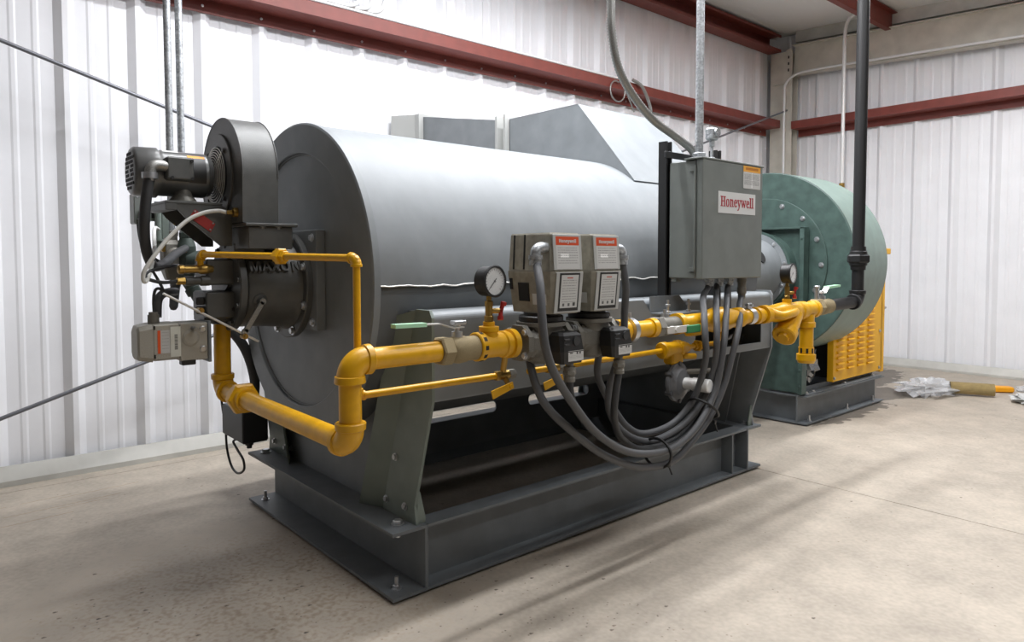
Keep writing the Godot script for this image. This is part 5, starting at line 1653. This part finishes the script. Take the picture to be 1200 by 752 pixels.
func conduits() -> void:
	var g := "grey flexible conduits looping from the cabinet to the valves"
	var r := 0.0145
	conduit("grey conduit behind the right gas valve, making the innermost loop up to the cabinet", [Vector3(2.875, 1.14, -1.89), Vector3(2.86, 1.11, -1.888), Vector3(2.766, 1.071, -1.85), Vector3(2.617, 1.006, -1.745), Vector3(2.568, 0.909, -1.705), Vector3(2.596, 0.816, -1.72), Vector3(2.6, 0.679, -1.76), Vector3(2.568, 0.592, -1.79), Vector3(2.48, 0.524, -1.82), Vector3(2.329, 0.508, -1.84), Vector3(2.241, 0.548, -1.86), Vector3(2.177, 0.626, -1.875), Vector3(2.108, 0.723, -1.88), Vector3(2.066, 0.799, -1.87), Vector3(2.047, 0.9, -1.84)], r, g, K.rubber)
	conduit("grey conduit looping down from the right actuator's bright elbow to the cabinet", [Vector3(2.955, 1.14, -1.89), Vector3(2.935, 1.11, -1.888), Vector3(2.874, 1.067, -1.85), Vector3(2.713, 1.001, -1.745), Vector3(2.656, 0.902, -1.705), Vector3(2.668, 0.79, -1.72), Vector3(2.657, 0.662, -1.75), Vector3(2.578, 0.567, -1.77), Vector3(2.47, 0.505, -1.79), Vector3(2.307, 0.487, -1.8), Vector3(2.17, 0.54, -1.81), Vector3(2.09, 0.63, -1.82), Vector3(2.078, 0.72, -1.82), Vector3(2.08, 0.82, -1.79), Vector3(2.08, 0.923, -1.75), Vector3(2.07, 1.045, -1.735), Vector3(2.052, 1.146, -1.715), Vector3(2.036, 1.235, -1.72)], r, g, K.rubber)
	conduit("grey conduit looping from the left actuator's bright elbow up to the cabinet", [Vector3(3.03, 1.14, -1.88), Vector3(3.016, 1.11, -1.878), Vector3(2.949, 1.065, -1.84), Vector3(2.792, 0.997, -1.745), Vector3(2.708, 0.898, -1.7), Vector3(2.684, 0.791, -1.7), Vector3(2.655, 0.668, -1.71), Vector3(2.554, 0.555, -1.71), Vector3(2.419, 0.485, -1.71), Vector3(2.245, 0.473, -1.7), Vector3(2.037, 0.517, -1.69), Vector3(1.857, 0.618, -1.68), Vector3(1.713, 0.747, -1.66), Vector3(1.593, 0.87, -1.63), Vector3(1.54, 0.969, -1.62), Vector3(1.535, 1.065, -1.63), Vector3(1.555, 1.161, -1.66), Vector3(1.59, 1.235, -1.715)], r, g, K.rubber)
	conduit("grey conduit starting behind the left gas valve and hanging lowest of the bundle", [Vector3(3.145, 1.06, -1.88), Vector3(3.06, 1.02, -1.84), Vector3(2.907, 0.963, -1.745), Vector3(2.822, 0.889, -1.71), Vector3(2.782, 0.799, -1.71), Vector3(2.745, 0.686, -1.72), Vector3(2.668, 0.568, -1.73), Vector3(2.548, 0.477, -1.735), Vector3(2.377, 0.406, -1.73), Vector3(2.152, 0.428, -1.72), Vector3(1.94, 0.515, -1.72), Vector3(1.757, 0.642, -1.72), Vector3(1.668, 0.736, -1.75), Vector3(1.643, 0.816, -1.78), Vector3(1.659, 0.9, -1.83)], r, g, K.rubber)
	conduit("grey conduit hanging from the gland of the left black switch box", [Vector3(1.724, 0.825, -1.69), Vector3(1.736, 0.755, -1.69), Vector3(1.817, 0.668, -1.71), Vector3(1.959, 0.571, -1.75), Vector3(2.133, 0.496, -1.77), Vector3(2.345, 0.462, -1.785), Vector3(2.532, 0.491, -1.79), Vector3(2.665, 0.579, -1.785), Vector3(2.749, 0.697, -1.79), Vector3(2.827, 0.765, -1.82), Vector3(2.966, 0.847, -1.9), Vector3(3.03, 1.007, -1.94), Vector3(3.04, 1.14, -1.95)], r * 0.95, g, K.rubber_dark)
	conduit("grey conduit dropping from the gland of the right black switch box into the bundle", [Vector3(1.986, 0.825, -1.69), Vector3(1.966, 0.735, -1.69), Vector3(1.974, 0.652, -1.7), Vector3(2.055, 0.557, -1.735), Vector3(2.206, 0.479, -1.755), Vector3(2.399, 0.457, -1.76), Vector3(2.559, 0.495, -1.765), Vector3(2.688, 0.602, -1.765), Vector3(2.791, 0.692, -1.79), Vector3(2.958, 0.766, -1.88), Vector3(3.08, 0.879, -1.93), Vector3(3.13, 1.001, -1.945), Vector3(3.14, 1.14, -1.955)], r * 0.95, g, K.rubber_dark)
	# hubs under the cabinet
	var i := 0
	for p in [[2.875, -1.89], [2.955, -1.89], [3.03, -1.88], [3.04, -1.952], [3.14, -1.957]]:
		var m := M.new()
		m.hexa(Vector3(p[0], 1.155, p[1]), Vector3.DOWN, 0.02, 0.026)
		m.rod(Vector3(p[0], 1.137, p[1]), Vector3(p[0], 1.118, p[1]), 0.02, 18)
		tag(obj("conduit_hub", m, K.galv), ["bright conduit hub under the cabinet nearest its left side", "bright conduit hub under the cabinet, second from its left side", "bright conduit hub under the cabinet, beside the long stepped fitting", "bright conduit hub at the back under the cabinet, right of the middle", "bright conduit hub at the back under the cabinet, behind the stepped fitting"][i], "fitting", "conduit hubs under the cabinet")
		i += 1
	var m := M.new()
	m.lathe(Vector3(3.145, 1.155, -1.88), Vector3.DOWN, [Vector2(0, 0.024), Vector2(0.025, 0.024), Vector2(0.025, 0.02), Vector2(0.05, 0.02), Vector2(0.05, 0.023), Vector2(0.08, 0.023), Vector2(0.08, 0.019), Vector2(0.105, 0.018), Vector2(0.105, 0)], 18)
	tag(obj("conduit_fitting", m, K.castalu), "long stepped conduit fitting under the right corner of the cabinet", "fitting")
	for k in 2:
		m = M.new()
		var ring := PackedVector3Array()
		var c: Vector3 = [Vector3(2.63, 0.59, -1.752), Vector3(2.3, 0.45, -1.75)][k]
		var dir: Vector3 = [Vector3(0.6, 0.75, 0.0), Vector3(1, 0.0, 0.0)][k]
		var bs := along(dir)
		var sx: float = [0.078, 0.06][k]
		var sz: float = [0.066, 0.07][k]
		for a in 25: ring.append(c + bs * Vector3(cos(TAU * a / 24) * sx, 0, sin(TAU * a / 24) * sz))
		m.tube(ring, 0.006, 6, 0.0, false)
		m.box(c + Vector3(0.01, -sx * 0.7, 0.05), Vector3(0.014, 0.016, 0.014), 0.002)
		m.rod(c + Vector3(0.01, -sx * 0.7, 0.05), c + Vector3(0.02, -sx * 1.0 - 0.02, 0.06), 0.004, 6)
		tag(obj("cable_tie", m, K.black), ["black cable tie around the conduits below the cabinet", "black cable tie with a hanging tail at the lowest point of the conduits"][k], "cable tie")
	# conduits rising from the cabinet top
	m = M.new()
	m.rod(Vector3(2.795, 1.72, -1.9), Vector3(2.795, roof(-1.9) - 0.02, -1.9), 0.0185, 20)
	tag(obj("rigid_conduit", m, K.galv), "straight galvanised conduit rising from the top of the control cabinet", "conduit")
	m = M.new()
	m.rod(Vector3(2.795, 1.708, -1.9), Vector3(2.795, 1.72, -1.9), 0.042, 20)
	m.hexa(Vector3(2.795, 1.72, -1.9), Vector3.UP, 0.022, 0.034)
	tag(obj("conduit_hub", m, K.galv), "wide bright conduit hub on top of the control cabinet", "fitting")
	var p2 := [Vector3(2.225, 3.9, -1.95), Vector3(2.226, 3.2, -1.95), Vector3(2.227, 2.6, -1.95), Vector3(2.228, 2.322, -1.95), Vector3(2.235, 2.184, -1.95), Vector3(2.279, 2.051, -1.95), Vector3(2.375, 1.952, -1.95), Vector3(2.512, 1.867, -1.95), Vector3(2.683, 1.811, -1.95), Vector3(2.8, 1.772, -1.955), Vector3(2.86, 1.73, -1.955)]
	m = M.new()
	m.tube(spline(p2, 22), 0.0185, 14, -0.0018)
	tag(obj("flexible_conduit", m, K.alu), "thick ribbed grey conduit curving down from the roof to the cabinet top", "conduit")
	m = M.new()
	m.rod(Vector3(2.86, 1.707, -1.955), Vector3(2.86, 1.74, -1.955), 0.026, 18)
	tag(obj("conduit_hub", m, K.galv), "small bright hub where the ribbed conduit enters the cabinet top", "fitting")
	var t := thing("relay_box", "small bright relay on a stem above the cabinet top", "relay", Vector3(2.945, 1.71, -1.93))
	m = M.new()
	m.rod(Vector3(2.945, 1.708, -1.93), Vector3(2.945, 1.82, -1.93), 0.007, 10)
	m.hexa(Vector3(2.945, 1.708, -1.93), Vector3.UP, 0.03, 0.018)
	m.hexa(Vector3(2.945, 1.79, -1.93), Vector3.UP, 0.03, 0.014)
	obj("stem", m, K.galv, t)
	m = M.new()
	m.box(Vector3(2.945, 1.85, -1.93), Vector3(0.06, 0.06, 0.05), 0.01)
	m.rod(Vector3(2.945, 1.855, -1.93), Vector3(2.945, 1.855, -1.895), 0.02, 16)
	obj("housing", m, K.galv, t)

func blower() -> void:
	var t := thing("combustion_blower", "large round green blower behind the control cabinet", "blower", Vector3(5.3, 0.225, -2.83))
	var m := M.new()
	var c := Vector3(5.05, 1.21, -2.83)
	m.lathe(c, Vector3.RIGHT, [Vector2(0, 0), Vector2(0, 0.694), Vector2(0.006, 0.702), Vector2(0.01, 0.702)], 120)
	m.lathe(c, Vector3.RIGHT, [Vector2(0.546, 0.702), Vector2(0.55, 0.702), Vector2(0.556, 0.694), Vector2(0.556, 0)], 120)
	obj("side_plates", m, K.green, t)
	m = M.new()
	m.lathe(c, Vector3.RIGHT, [Vector2(0.01, 0.7025), Vector2(0.546, 0.7025)], 120, true)
	obj("scroll_wrap", m, K.wrap, t)
	m = M.new()
	m.lathe(c + Vector3(-0.012, 0, 0), Vector3.RIGHT, [Vector2(0, 0.25), Vector2(0, 0.5), Vector2(0.003, 0.503), Vector2(0.013, 0.503)], 96)
	obj("inlet_ring", m, K.green, t)
	for k in 9:
		var a := deg_to_rad(-25 + 24.0 * k)
		bolt(c + Vector3(-0.012, 0.46 * sin(a), 0.46 * cos(a)), Vector3.LEFT, t, 1.15)
	# inlet stand: flat plate with turned edges
	m = M.new()
	m.box(Vector3(5.0, 0.86, -2.86), Vector3(0.012, 1.24, 0.8), 0.002)
	obj("stand_plate", m, K.green, t)
	for z in [-2.475, -3.245]:
		m = M.new()
		m.box(Vector3(4.985, 0.86, z), Vector3(0.075, 1.24, 0.035), 0.003)
		obj("stand_flange", m, K.green, t)
	m = M.new()
	m.box(Vector3(4.985, 1.475, -2.86), Vector3(0.075, 0.014, 0.8), 0.002)
	obj("stand_flange", m, K.green, t)
	m = M.new()
	m.lathe(Vector3(4.875, 1.157, -2.82), Vector3.RIGHT, [Vector2(0, 0.24), Vector2(0, 0.3), Vector2(0.012, 0.3), Vector2(0.012, 0.27), Vector2(0.12, 0.29)], 64)
	obj("inlet_collar", m, K.green, t)
	m = M.new()
	m.box(Vector3(5.02, 1.43, -2.66), Vector3(0.012, 0.05, 0.03), 0.004)
	obj("lifting_lug", m, K.green, t)
	for p in [[1.4, -2.475], [0.3, -2.475], [0.42, -2.475]]:
		bolt(Vector3(4.947, p[0], p[1]), Vector3.LEFT, t, 0.7, K.green)
	m = M.new()
	m.lathe(Vector3(5.15, 0.52, -2.9), Vector3.RIGHT, [Vector2(0, 0), Vector2(0, 0.13), Vector2(0.02, 0.15), Vector2(0.3, 0.15), Vector2(0.3, 0)], 32)
	obj("drive_motor", m, K.dark, t)
	# yellow belt guard with louvres
	t = thing("belt_guard", "yellow louvred belt guard box behind the green blower", "machine guard", Vector3(5.95, 0.26, -2.75))
	m = M.new()
	m.box(Vector3(5.95, 0.78, -2.495), Vector3(0.93, 1.02, 0.05), 0.004)
	obj("case", m, K.guard, t)
	m = M.new()
	m.box(Vector3(6.0, 0.75, -2.83), Vector3(0.75, 0.95, 0.58), 0.004)
	obj("inner_frame", m, K.dark, t)
	m = M.new()
	m.box(Vector3(6.43, 0.79, -2.495), Vector3(0.07, 1.07, 0.05), 0.003)
	obj("edge_strip", m, K.guard, t)
	m = M.new()
	m.box(Vector3(6.1, 1.31, -2.78), Vector3(0.79, 0.05, 0.68), 0.006)
	obj("top_cap", m, K.guard, t)
	var lv := M.new()
	lv.prism(PackedVector2Array([Vector2(0, 0), Vector2(0.018, -0.012), Vector2(0.018, -0.02), Vector2(0.002, -0.024)]), Vector3(-0.06, 0, 0), Vector3.BACK, Vector3.UP, Vector3(0.12, 0, 0))
	var lm := mesh_of(lv)
	for cc in 4:
		for r in 17:
			put("louver", lm, K.guard, Vector3(5.6 + 0.19 * cc, 0.375 + 0.046 * r, -2.4705), Basis(), t)
	for p in [[5.5, 0.3], [6.36, 0.3], [6.36, 0.62], [6.43, 0.82]]:
		bolt(Vector3(p[0], p[1], -2.468 if p[0] < 6.4 else -2.454), Vector3.BACK, t, 0.8)
	# base channels
	t = thing("blower_skid", "grey steel channel base frame under the green blower", "steel base", Vector3(5.68, 0, -2.85))
	channel("side_beam", Vector3(4.99, 0.01, -2.52), Vector3.RIGHT, Vector3.BACK, 1.4, 0.215, 0.085, 0.01, K.base, t)
	channel("side_beam", Vector3(4.99, 0.01, -3.2), Vector3.RIGHT, Vector3.FORWARD, 1.4, 0.215, 0.085, 0.01, K.base, t)
	channel("end_beam", Vector3(5.07, 0.0105, -3.2), Vector3.BACK, Vector3.LEFT, 0.68, 0.214, 0.085, 0.009, K.base, t)
	channel("end_beam", Vector3(6.31, 0.0105, -3.2), Vector3.BACK, Vector3.RIGHT, 0.68, 0.214, 0.085, 0.009, K.base, t)
	m = M.new()
	m.box(Vector3(5.69, 0.23, -2.49), Vector3(1.36, 0.01, 0.09), 0.002)
	m.box(Vector3(5.69, 0.25, -2.53), Vector3(1.36, 0.04, 0.008), 0.002)
	obj("mounting_angle", m, K.base, t)
	for x in [5.05, 5.16, 5.7, 6.25]:
		put("bolt", bolt_mesh, K.zinc, Vector3(x, 0.235, -2.475), Basis.from_scale(Vector3.ONE * 1.3), t)
	for x in [5.1, 5.75, 6.25]:
		put("anchor_bolt", nut_mesh, K.zinc, Vector3(x, 0.02, -2.47), Basis(), t)
	for x in [5.08, 5.7, 6.3]:
		m = M.new()
		m.box(Vector3(x, 0.005, -2.86), Vector3(0.12, 0.01, 0.7), 0.001)
		obj("shim", m, K.dark, t)
	# crumpled foil wrap stuffed beside the drive motor
	m = M.new()
	crumple(m, Vector3(5.28, 0.42, -2.6), Vector3(0.13, 0.14, 0.06), 5, 0.8)
	tag(obj("foil_wrap", m, K.foil), "crumpled silver foil wrap in the gap beside the yellow guard", "foil")

func crumple(m: M, c: Vector3, s: Vector3, sd: int, sharp := 0.5) -> void:
	var f := FastNoiseLite.new()
	f.seed = sd; f.frequency = 0.9; f.fractal_octaves = 3
	var pts := []
	for i in 15:
		var row := []
		for j in 22:
			var a := PI * i / 14
			var b := TAU * (j % 21) / 21
			var d := Vector3(sin(a) * cos(b), cos(a), sin(a) * sin(b))
			row.append(c + d * s * (1.0 + sharp * f.get_noise_3dv(d * 3.0)))
		pts.append(row)
	for i in 14:
		for j in 21: m.fquad(pts[i][j], pts[i][j + 1], pts[i + 1][j + 1], pts[i + 1][j], c)

func wall_electrics() -> void:
	var t: Node3D
	var m: M
	# two galvanised conduits dropping behind the motor, with their fittings
	var nm := ["left galvanised conduit of the pair dropping from the roof behind the motor", "right galvanised conduit of the pair dropping from the roof behind the motor"]
	for i in 2:
		var x: float = [0.948, 1.0][i]
		m = M.new()
		m.rod(Vector3(x, 1.36 if i == 0 else 1.36, -3.6), Vector3(x, 3.95, -3.6), 0.0165, 18)
		tag(obj("rigid_conduit", m, K.galv), nm[i], "conduit", "pair of conduits behind the motor")
	t = thing("junction_fitting", "grey cast conduit body on the left conduit behind the white air tube", "conduit fitting", Vector3(0.948, 1.13, -3.6))
	m = M.new()
	m.loft([[1.15, 0.948, -3.6, 0.03, 0.03, 0.01], [1.2, 0.948, -3.6, 0.045, 0.045, 0.012], [1.32, 0.948, -3.6, 0.048, 0.045, 0.012], [1.34, 0.948, -3.6, 0.03, 0.03, 0.01]])
	m.rod(Vector3(0.948, 1.335, -3.6), Vector3(0.948, 1.38, -3.6), 0.026, 18)
	m.hexa(Vector3(0.948, 1.36, -3.6), Vector3.UP, 0.025, 0.03)
	obj("body", m, K.castalu, t)
	m = M.new()
	m.lathe(Vector3(0.953, 1.26, -3.555), Vector3.BACK, [Vector2(0, 0.046), Vector2(0.012, 0.046), Vector2(0.02, 0.038), Vector2(0.02, 0)], 24)
	obj("cover", m, K.castalu, t)
	m = M.new()
	m.lathe(Vector3(0.962, 1.15, -3.6), Vector3(-0.1, -1, 0), [Vector2(0, 0.025), Vector2(0.03, 0.024), Vector2(0.032, 0.022), Vector2(0.13, 0.02), Vector2(0.145, 0.012), Vector2(0.148, 0)], 20)
	obj("drain_cap", m, K.rubber, t)
	t = thing("conduit_seal", "dark green sealing fitting with a pipe stub left of the burner", "conduit fitting", Vector3(1.0, 1.13, -3.6))
	m = M.new()
	m.rod(Vector3(1.0, 1.13, -3.55), Vector3(1.0, 1.49, -3.55), 0.021, 18)
	m.hexa(Vector3(1.0, 1.35, -3.55), Vector3.UP, 0.03, 0.033)
	m.lathe(Vector3(1.0, 1.16, -3.55), Vector3.UP, [Vector2(0, 0.03), Vector2(0.03, 0.042), Vector2(0.15, 0.042), Vector2(0.19, 0.03), Vector2(0.19, 0.02)], 24)
	m.rod(Vector3(1.0, 1.24, -3.55), Vector3(1.06, 1.24, -3.52), 0.05, 20, 0.006)
	obj("body", m, K.darkgreen, t)
	m = M.new()
	m.lathe(Vector3(1.0, 1.15, -3.55), Vector3(0.45, -1, 0.2), [Vector2(0, 0.03), Vector2(0.04, 0.028), Vector2(0.045, 0.035), Vector2(0.075, 0.035), Vector2(0.08, 0.025), Vector2(0.12, 0.024), Vector2(0.12, 0)], 18)
	obj("angle_fitting", m, K.darkgreen, t)
	m = M.new()
	m.tube(spline([Vector3(1.05, 1.04, -3.53), Vector3(1.1, 0.97, -3.5), Vector3(1.17, 0.9, -3.45), Vector3(1.225, 0.8, -3.41), Vector3(1.27, 0.66, -3.43), Vector3(1.29, 0.54, -3.5), Vector3(1.285, 0.49, -3.53)], 10), 0.024, 14)
	tag(obj("flexible_conduit", m, K.rubber_dark), "thick dark conduit curving down beside the drum's left edge to the black box", "conduit")
	# slotted strut and the small enclosures hung from it
	t = thing("slotted_strut", "short grey slotted strut channel below the motor", "strut", Vector3(0.95, 1.43, -3.64))
	m = M.new()
	m.prism(PackedVector2Array([Vector2(-3.6, 1.43), Vector2(-3.6, 1.485), Vector2(-3.65, 1.485), Vector2(-3.65, 1.48), Vector2(-3.605, 1.48), Vector2(-3.605, 1.435), Vector2(-3.65, 1.435), Vector2(-3.65, 1.43)]), Vector3(0.82, 0, 0.0), Vector3.BACK, Vector3.UP, Vector3(0.25, 0, 0))
	obj("channel", m, K.sage, t)
	for k in 5:
		m = M.new()
		m.box(Vector3(0.87 + 0.045 * k, 1.458, -3.599), Vector3(0.018, 0.028, 0.002), 0.0)
		obj("slot", m, K.dark, t)
	t = thing("disconnect_box", "small grey electrical box hung left of the motor conduit", "electrical box", Vector3(0.84, 1.42, -3.7))
	m = M.new()
	m.box(Vector3(0.835, 1.49, -3.7), Vector3(0.07, 0.145, 0.09), 0.005)
	obj("box", m, K.cab, t)
	for y in [1.545, 1.44]:
		m = M.new()
		m.rod(Vector3(0.815, y, -3.656), Vector3(0.815, y, -3.652), 0.005, 8)
		obj("screw", m, K.zinc, t)
	t = thing("seal_tube", "green grey sealing tube between the small electrical box and the strut", "conduit fitting", Vector3(0.9, 1.3, -3.6))
	m = M.new()
	m.rod(Vector3(0.885, 1.3, -3.58), Vector3(0.885, 1.52, -3.58), 0.016, 16)
	m.box(Vector3(0.912, 1.41, -3.59), Vector3(0.035, 0.19, 0.05), 0.008)
	m.rod(Vector3(0.887, 1.335, -3.58), Vector3(0.887, 1.345, -3.58), 0.026, 16)
	obj("body", m, K.sage, t)
	m = M.new()
	m.hexa(Vector3(0.905, 1.315, -3.57), Vector3.DOWN, 0.03, 0.012)
	obj("nut", m, K.brass, t)
	m = M.new()
	m.tube(spline([Vector3(0.83, 1.42, -3.7), Vector3(0.835, 1.35, -3.69), Vector3(0.85, 1.29, -3.68), Vector3(0.88, 1.25, -3.66), Vector3(0.92, 1.22, -3.63)]), 0.012, 10)
	tag(obj("flexible_conduit", m, K.rubber_dark), "thin dark conduit dropping from the small grey electrical box", "conduit")
	# conduit feeding the motor
	t = thing("motor_conduit", "dark flexible conduit with a pale elbow feeding the electric motor", "conduit", Vector3(0.66, 1.2, -2.75))
	m = M.new()
	m.tube(spline([Vector3(0.71, 1.587, -2.745), Vector3(0.68, 1.588, -2.742), Vector3(0.66, 1.578, -2.74), Vector3(0.653, 1.552, -2.74)]), 0.0195, 16)
	obj("elbow", m, K.alu, t)
	m = M.new()
	m.lathe(Vector3(0.653, 1.56, -2.74), Vector3.DOWN, [Vector2(0, 0.02), Vector2(0, 0.027), Vector2(0.022, 0.027), Vector2(0.022, 0.019), Vector2(0.03, 0.018)], 18)
	obj("nut", m, K.zinc, t)
	m = M.new()
	m.tube(spline([Vector3(0.653, 1.55, -2.74), Vector3(0.64, 1.47, -2.74), Vector3(0.634, 1.38, -2.75), Vector3(0.643, 1.3, -2.78), Vector3(0.672, 1.24, -2.84), Vector3(0.72, 1.22, -2.95), Vector3(0.79, 1.235, -3.1), Vector3(0.88, 1.27, -3.3), Vector3(0.98, 1.3, -3.5)]), 0.0185, 14)
	obj("hose", m, K.rubber_dark, t)
	# black transformer box low on the left with its looped lead
	t = thing("transformer_box", "black transformer box with looped black lead low beside the base frame", "electrical box", Vector3(1.27, 0.335, -3.575))
	m = M.new()
	m.box(Vector3(1.27, 0.415, -3.575), Vector3(0.13, 0.16, 0.3), 0.008)
	obj("box", m, K.black, t)
	m = M.new()
	m.lathe(Vector3(1.25, 0.336, -3.46), Vector3.DOWN, [Vector2(0, 0.02), Vector2(0.014, 0.02), Vector2(0.014, 0.013), Vector2(0.03, 0.013), Vector2(0.03, 0)], 14)
	obj("gland", m, K.rubber_dark, t)
	m = M.new()
	m.tube(spline([Vector3(1.25, 0.31, -3.46), Vector3(1.235, 0.34, -3.52), Vector3(1.22, 0.318, -3.6), Vector3(1.22, 0.285, -3.545), Vector3(1.22, 0.25, -3.465), Vector3(1.22, 0.2, -3.46), Vector3(1.22, 0.163, -3.554), Vector3(1.22, 0.183, -3.641), Vector3(1.22, 0.26, -3.701), Vector3(1.22, 0.374, -3.72), Vector3(1.21, 0.52, -3.74), Vector3(1.21, 0.65, -3.7)]), 0.006, 8)
	obj("lead", m, K.black, t)
	# conduits and loops high on the walls
	m = M.new()
	m.tube(PackedVector3Array([Vector3(1.0, 3.008, -4.512), Vector3(2.2, 3.008, -4.512), Vector3(3.6, 3.006, -4.512), Vector3(5.34, 3.006, -4.512)]), 0.011, 10)
	tag(obj("wall_conduit", m, K.conduitwhite), "thin pale conduit lying along the top of the long red girt", "conduit")
	for k in 3:
		m = M.new()
		var x := 2.36 + 0.1 * k
		m.tube(spline([Vector3(x - 0.1, 3.06, -4.6), Vector3(x, 3.04, -4.55), Vector3(x + 0.08, 3.06, -4.53), Vector3(x + 0.12, 3.14, -4.53), Vector3(x + 0.12, 3.3, -4.53), Vector3(x + 0.12, 3.87, -4.53)]), 0.016, 10)
		tag(obj("conduit_bend", m, K.conduitwhite), ["left of three pale conduit bends above the long red girt", "middle of three pale conduit bends above the long red girt", "right of three pale conduit bends above the long red girt"][k], "conduit", "three conduit bends above the girt")
	m = M.new()
	var loop := []
	for k in 13: loop.append(Vector3(5.22 + 0.1 * cos(TAU * k / 12 + 1.2), 2.87 + 0.1 * sin(TAU * k / 12 + 1.2), -4.49 + 0.002 * k))
	m.tube(spline([Vector3(5.33, 3.02, -4.5)] + loop + [Vector3(5.36, 2.85, -4.47), Vector3(5.46, 2.7, -4.47)], 5), 0.007, 8)
	tag(obj("cable_loop", m, K.alu), "thin grey cable loop hanging on the long red girt behind the ribbed conduit", "cable")
	m = M.new()
	m.tube(spline([Vector3(5.46, 3.02, -4.49), Vector3(5.58, 2.97, -4.47), Vector3(5.68, 2.85, -4.47), Vector3(5.73, 2.73, -4.47), Vector3(5.74, 2.6, -4.5)]), 0.016, 10)
	tag(obj("wall_conduit", m, K.alu), "short grey conduit bending down over the long red girt", "conduit")
	m = M.new()
	m.tube(spline([Vector3(8.36, 0.6, -4.44), Vector3(8.36, 2.4, -4.44), Vector3(8.36, 3.28, -4.44), Vector3(8.36, 3.44, -4.42), Vector3(8.37, 3.52, -4.32), Vector3(8.38, 3.545, -4.15), Vector3(8.4, 3.53, -3.6), Vector3(8.4, 3.46, -2.2), Vector3(8.4, 3.28, 1.0)], 10), 0.014, 12)
	tag(obj("wall_conduit", m, K.conduitwhite), "white conduit climbing the beige column and bending along the rafter", "conduit")
	t = thing("roof_conduit", "white conduit dropping from the red purlin towards the blower", "conduit", Vector3(8.1, 2.06, -3.59))
	m = M.new()
	m.tube(spline([Vector3(8.1, 2.1, -3.59), Vector3(8.1, 2.8, -3.59), Vector3(8.1, 3.5, -3.59), Vector3(8.1, 3.8, -3.585), Vector3(8.1, 3.94, -3.55), Vector3(8.1, 4.0, -3.46), Vector3(8.1, 4.01, -3.3)], 8), 0.02, 14)
	obj("tube", m, K.conduitwhite, t)
	m = M.new()
	m.lathe(Vector3(8.1, 2.11, -3.59), Vector3.DOWN, [Vector2(0, 0.03), Vector2(0.05, 0.03), Vector2(0.055, 0.022), Vector2(0.08, 0.02), Vector2(0.08, 0)], 16)
	m.rod(Vector3(8.1, 2.08, -3.59), Vector3(8.06, 2.06, -3.56), 0.02, 12)
	obj("connector", m, K.brass, t)
	m = M.new()
	m.tube(spline([Vector3(8.08, 2.05, -3.575), Vector3(7.95, 1.85, -3.55), Vector3(7.2, 1.55, -3.3), Vector3(6.6, 1.42, -3.0), Vector3(6.4, 1.33, -2.95)]), 0.014, 10)
	obj("flexible_tail", m, K.rubber_dark, t)

func debris() -> void:
	# roll of cardboard
	var m := M.new()
	var a := Vector3(7.2, 0.062, -2.17)
	var d := Vector3(0.14, 0, 0.31)
	var pts := []
	for k in 30:
		var q := k * 0.26
		var r := 0.062 - 0.0009 * k
		pts.append(Vector2(cos(q - 0.8) * r, sin(q - 0.8) * r))
	var s := d.normalized().cross(Vector3.UP)
	for k in pts.size() - 1:
		var p0: Vector2 = pts[k]
		var p1: Vector2 = pts[k + 1]
		var q0 := a + s * p0.x + Vector3.UP * p0.y
		var q1 := a + s * p1.x + Vector3.UP * p1.y
		plate4(m, q0, q1, q1 + d, q0 + d, (s * p0.x + Vector3.UP * p0.y).normalized() * 0.002)
	tag(obj("cardboard_roll", m, K.cardboard), "brown cardboard tube lying on the floor by the end wall", "cardboard roll")
	m = M.new()
	crumple(m, Vector3(7.1, 0.055, -2.34), Vector3(0.3, 0.06, 0.2), 21, 0.9)
	tag(obj("plastic_sheet", m, K.film), "crumpled clear plastic sheet beside the cardboard tube", "plastic sheet")
	m = M.new()
	m.box(Vector3(7.62, 0.03, -1.93), Vector3(0.3, 0.05, 0.1), 0.012, Basis(Vector3.UP, -0.9))
	tag(obj("yellow_tool", m, K.amber), "flat yellow tool case lying behind the cardboard tube", "tool")
	m = M.new()
	crumple(m, Vector3(7.27, 0.03, -1.58), Vector3(0.13, 0.035, 0.12), 33, 0.9)
	tag(obj("paper_scrap", m, K.paper), "crumpled white paper on the floor at the right edge", "paper")
	m = M.new()
	crumple(m, Vector3(7.85, 0.02, -1.75), Vector3(0.06, 0.025, 0.06), 35, 0.8)
	tag(obj("plastic_scrap", m, K.film), "small clear plastic scrap near the yellow tool case", "plastic sheet")
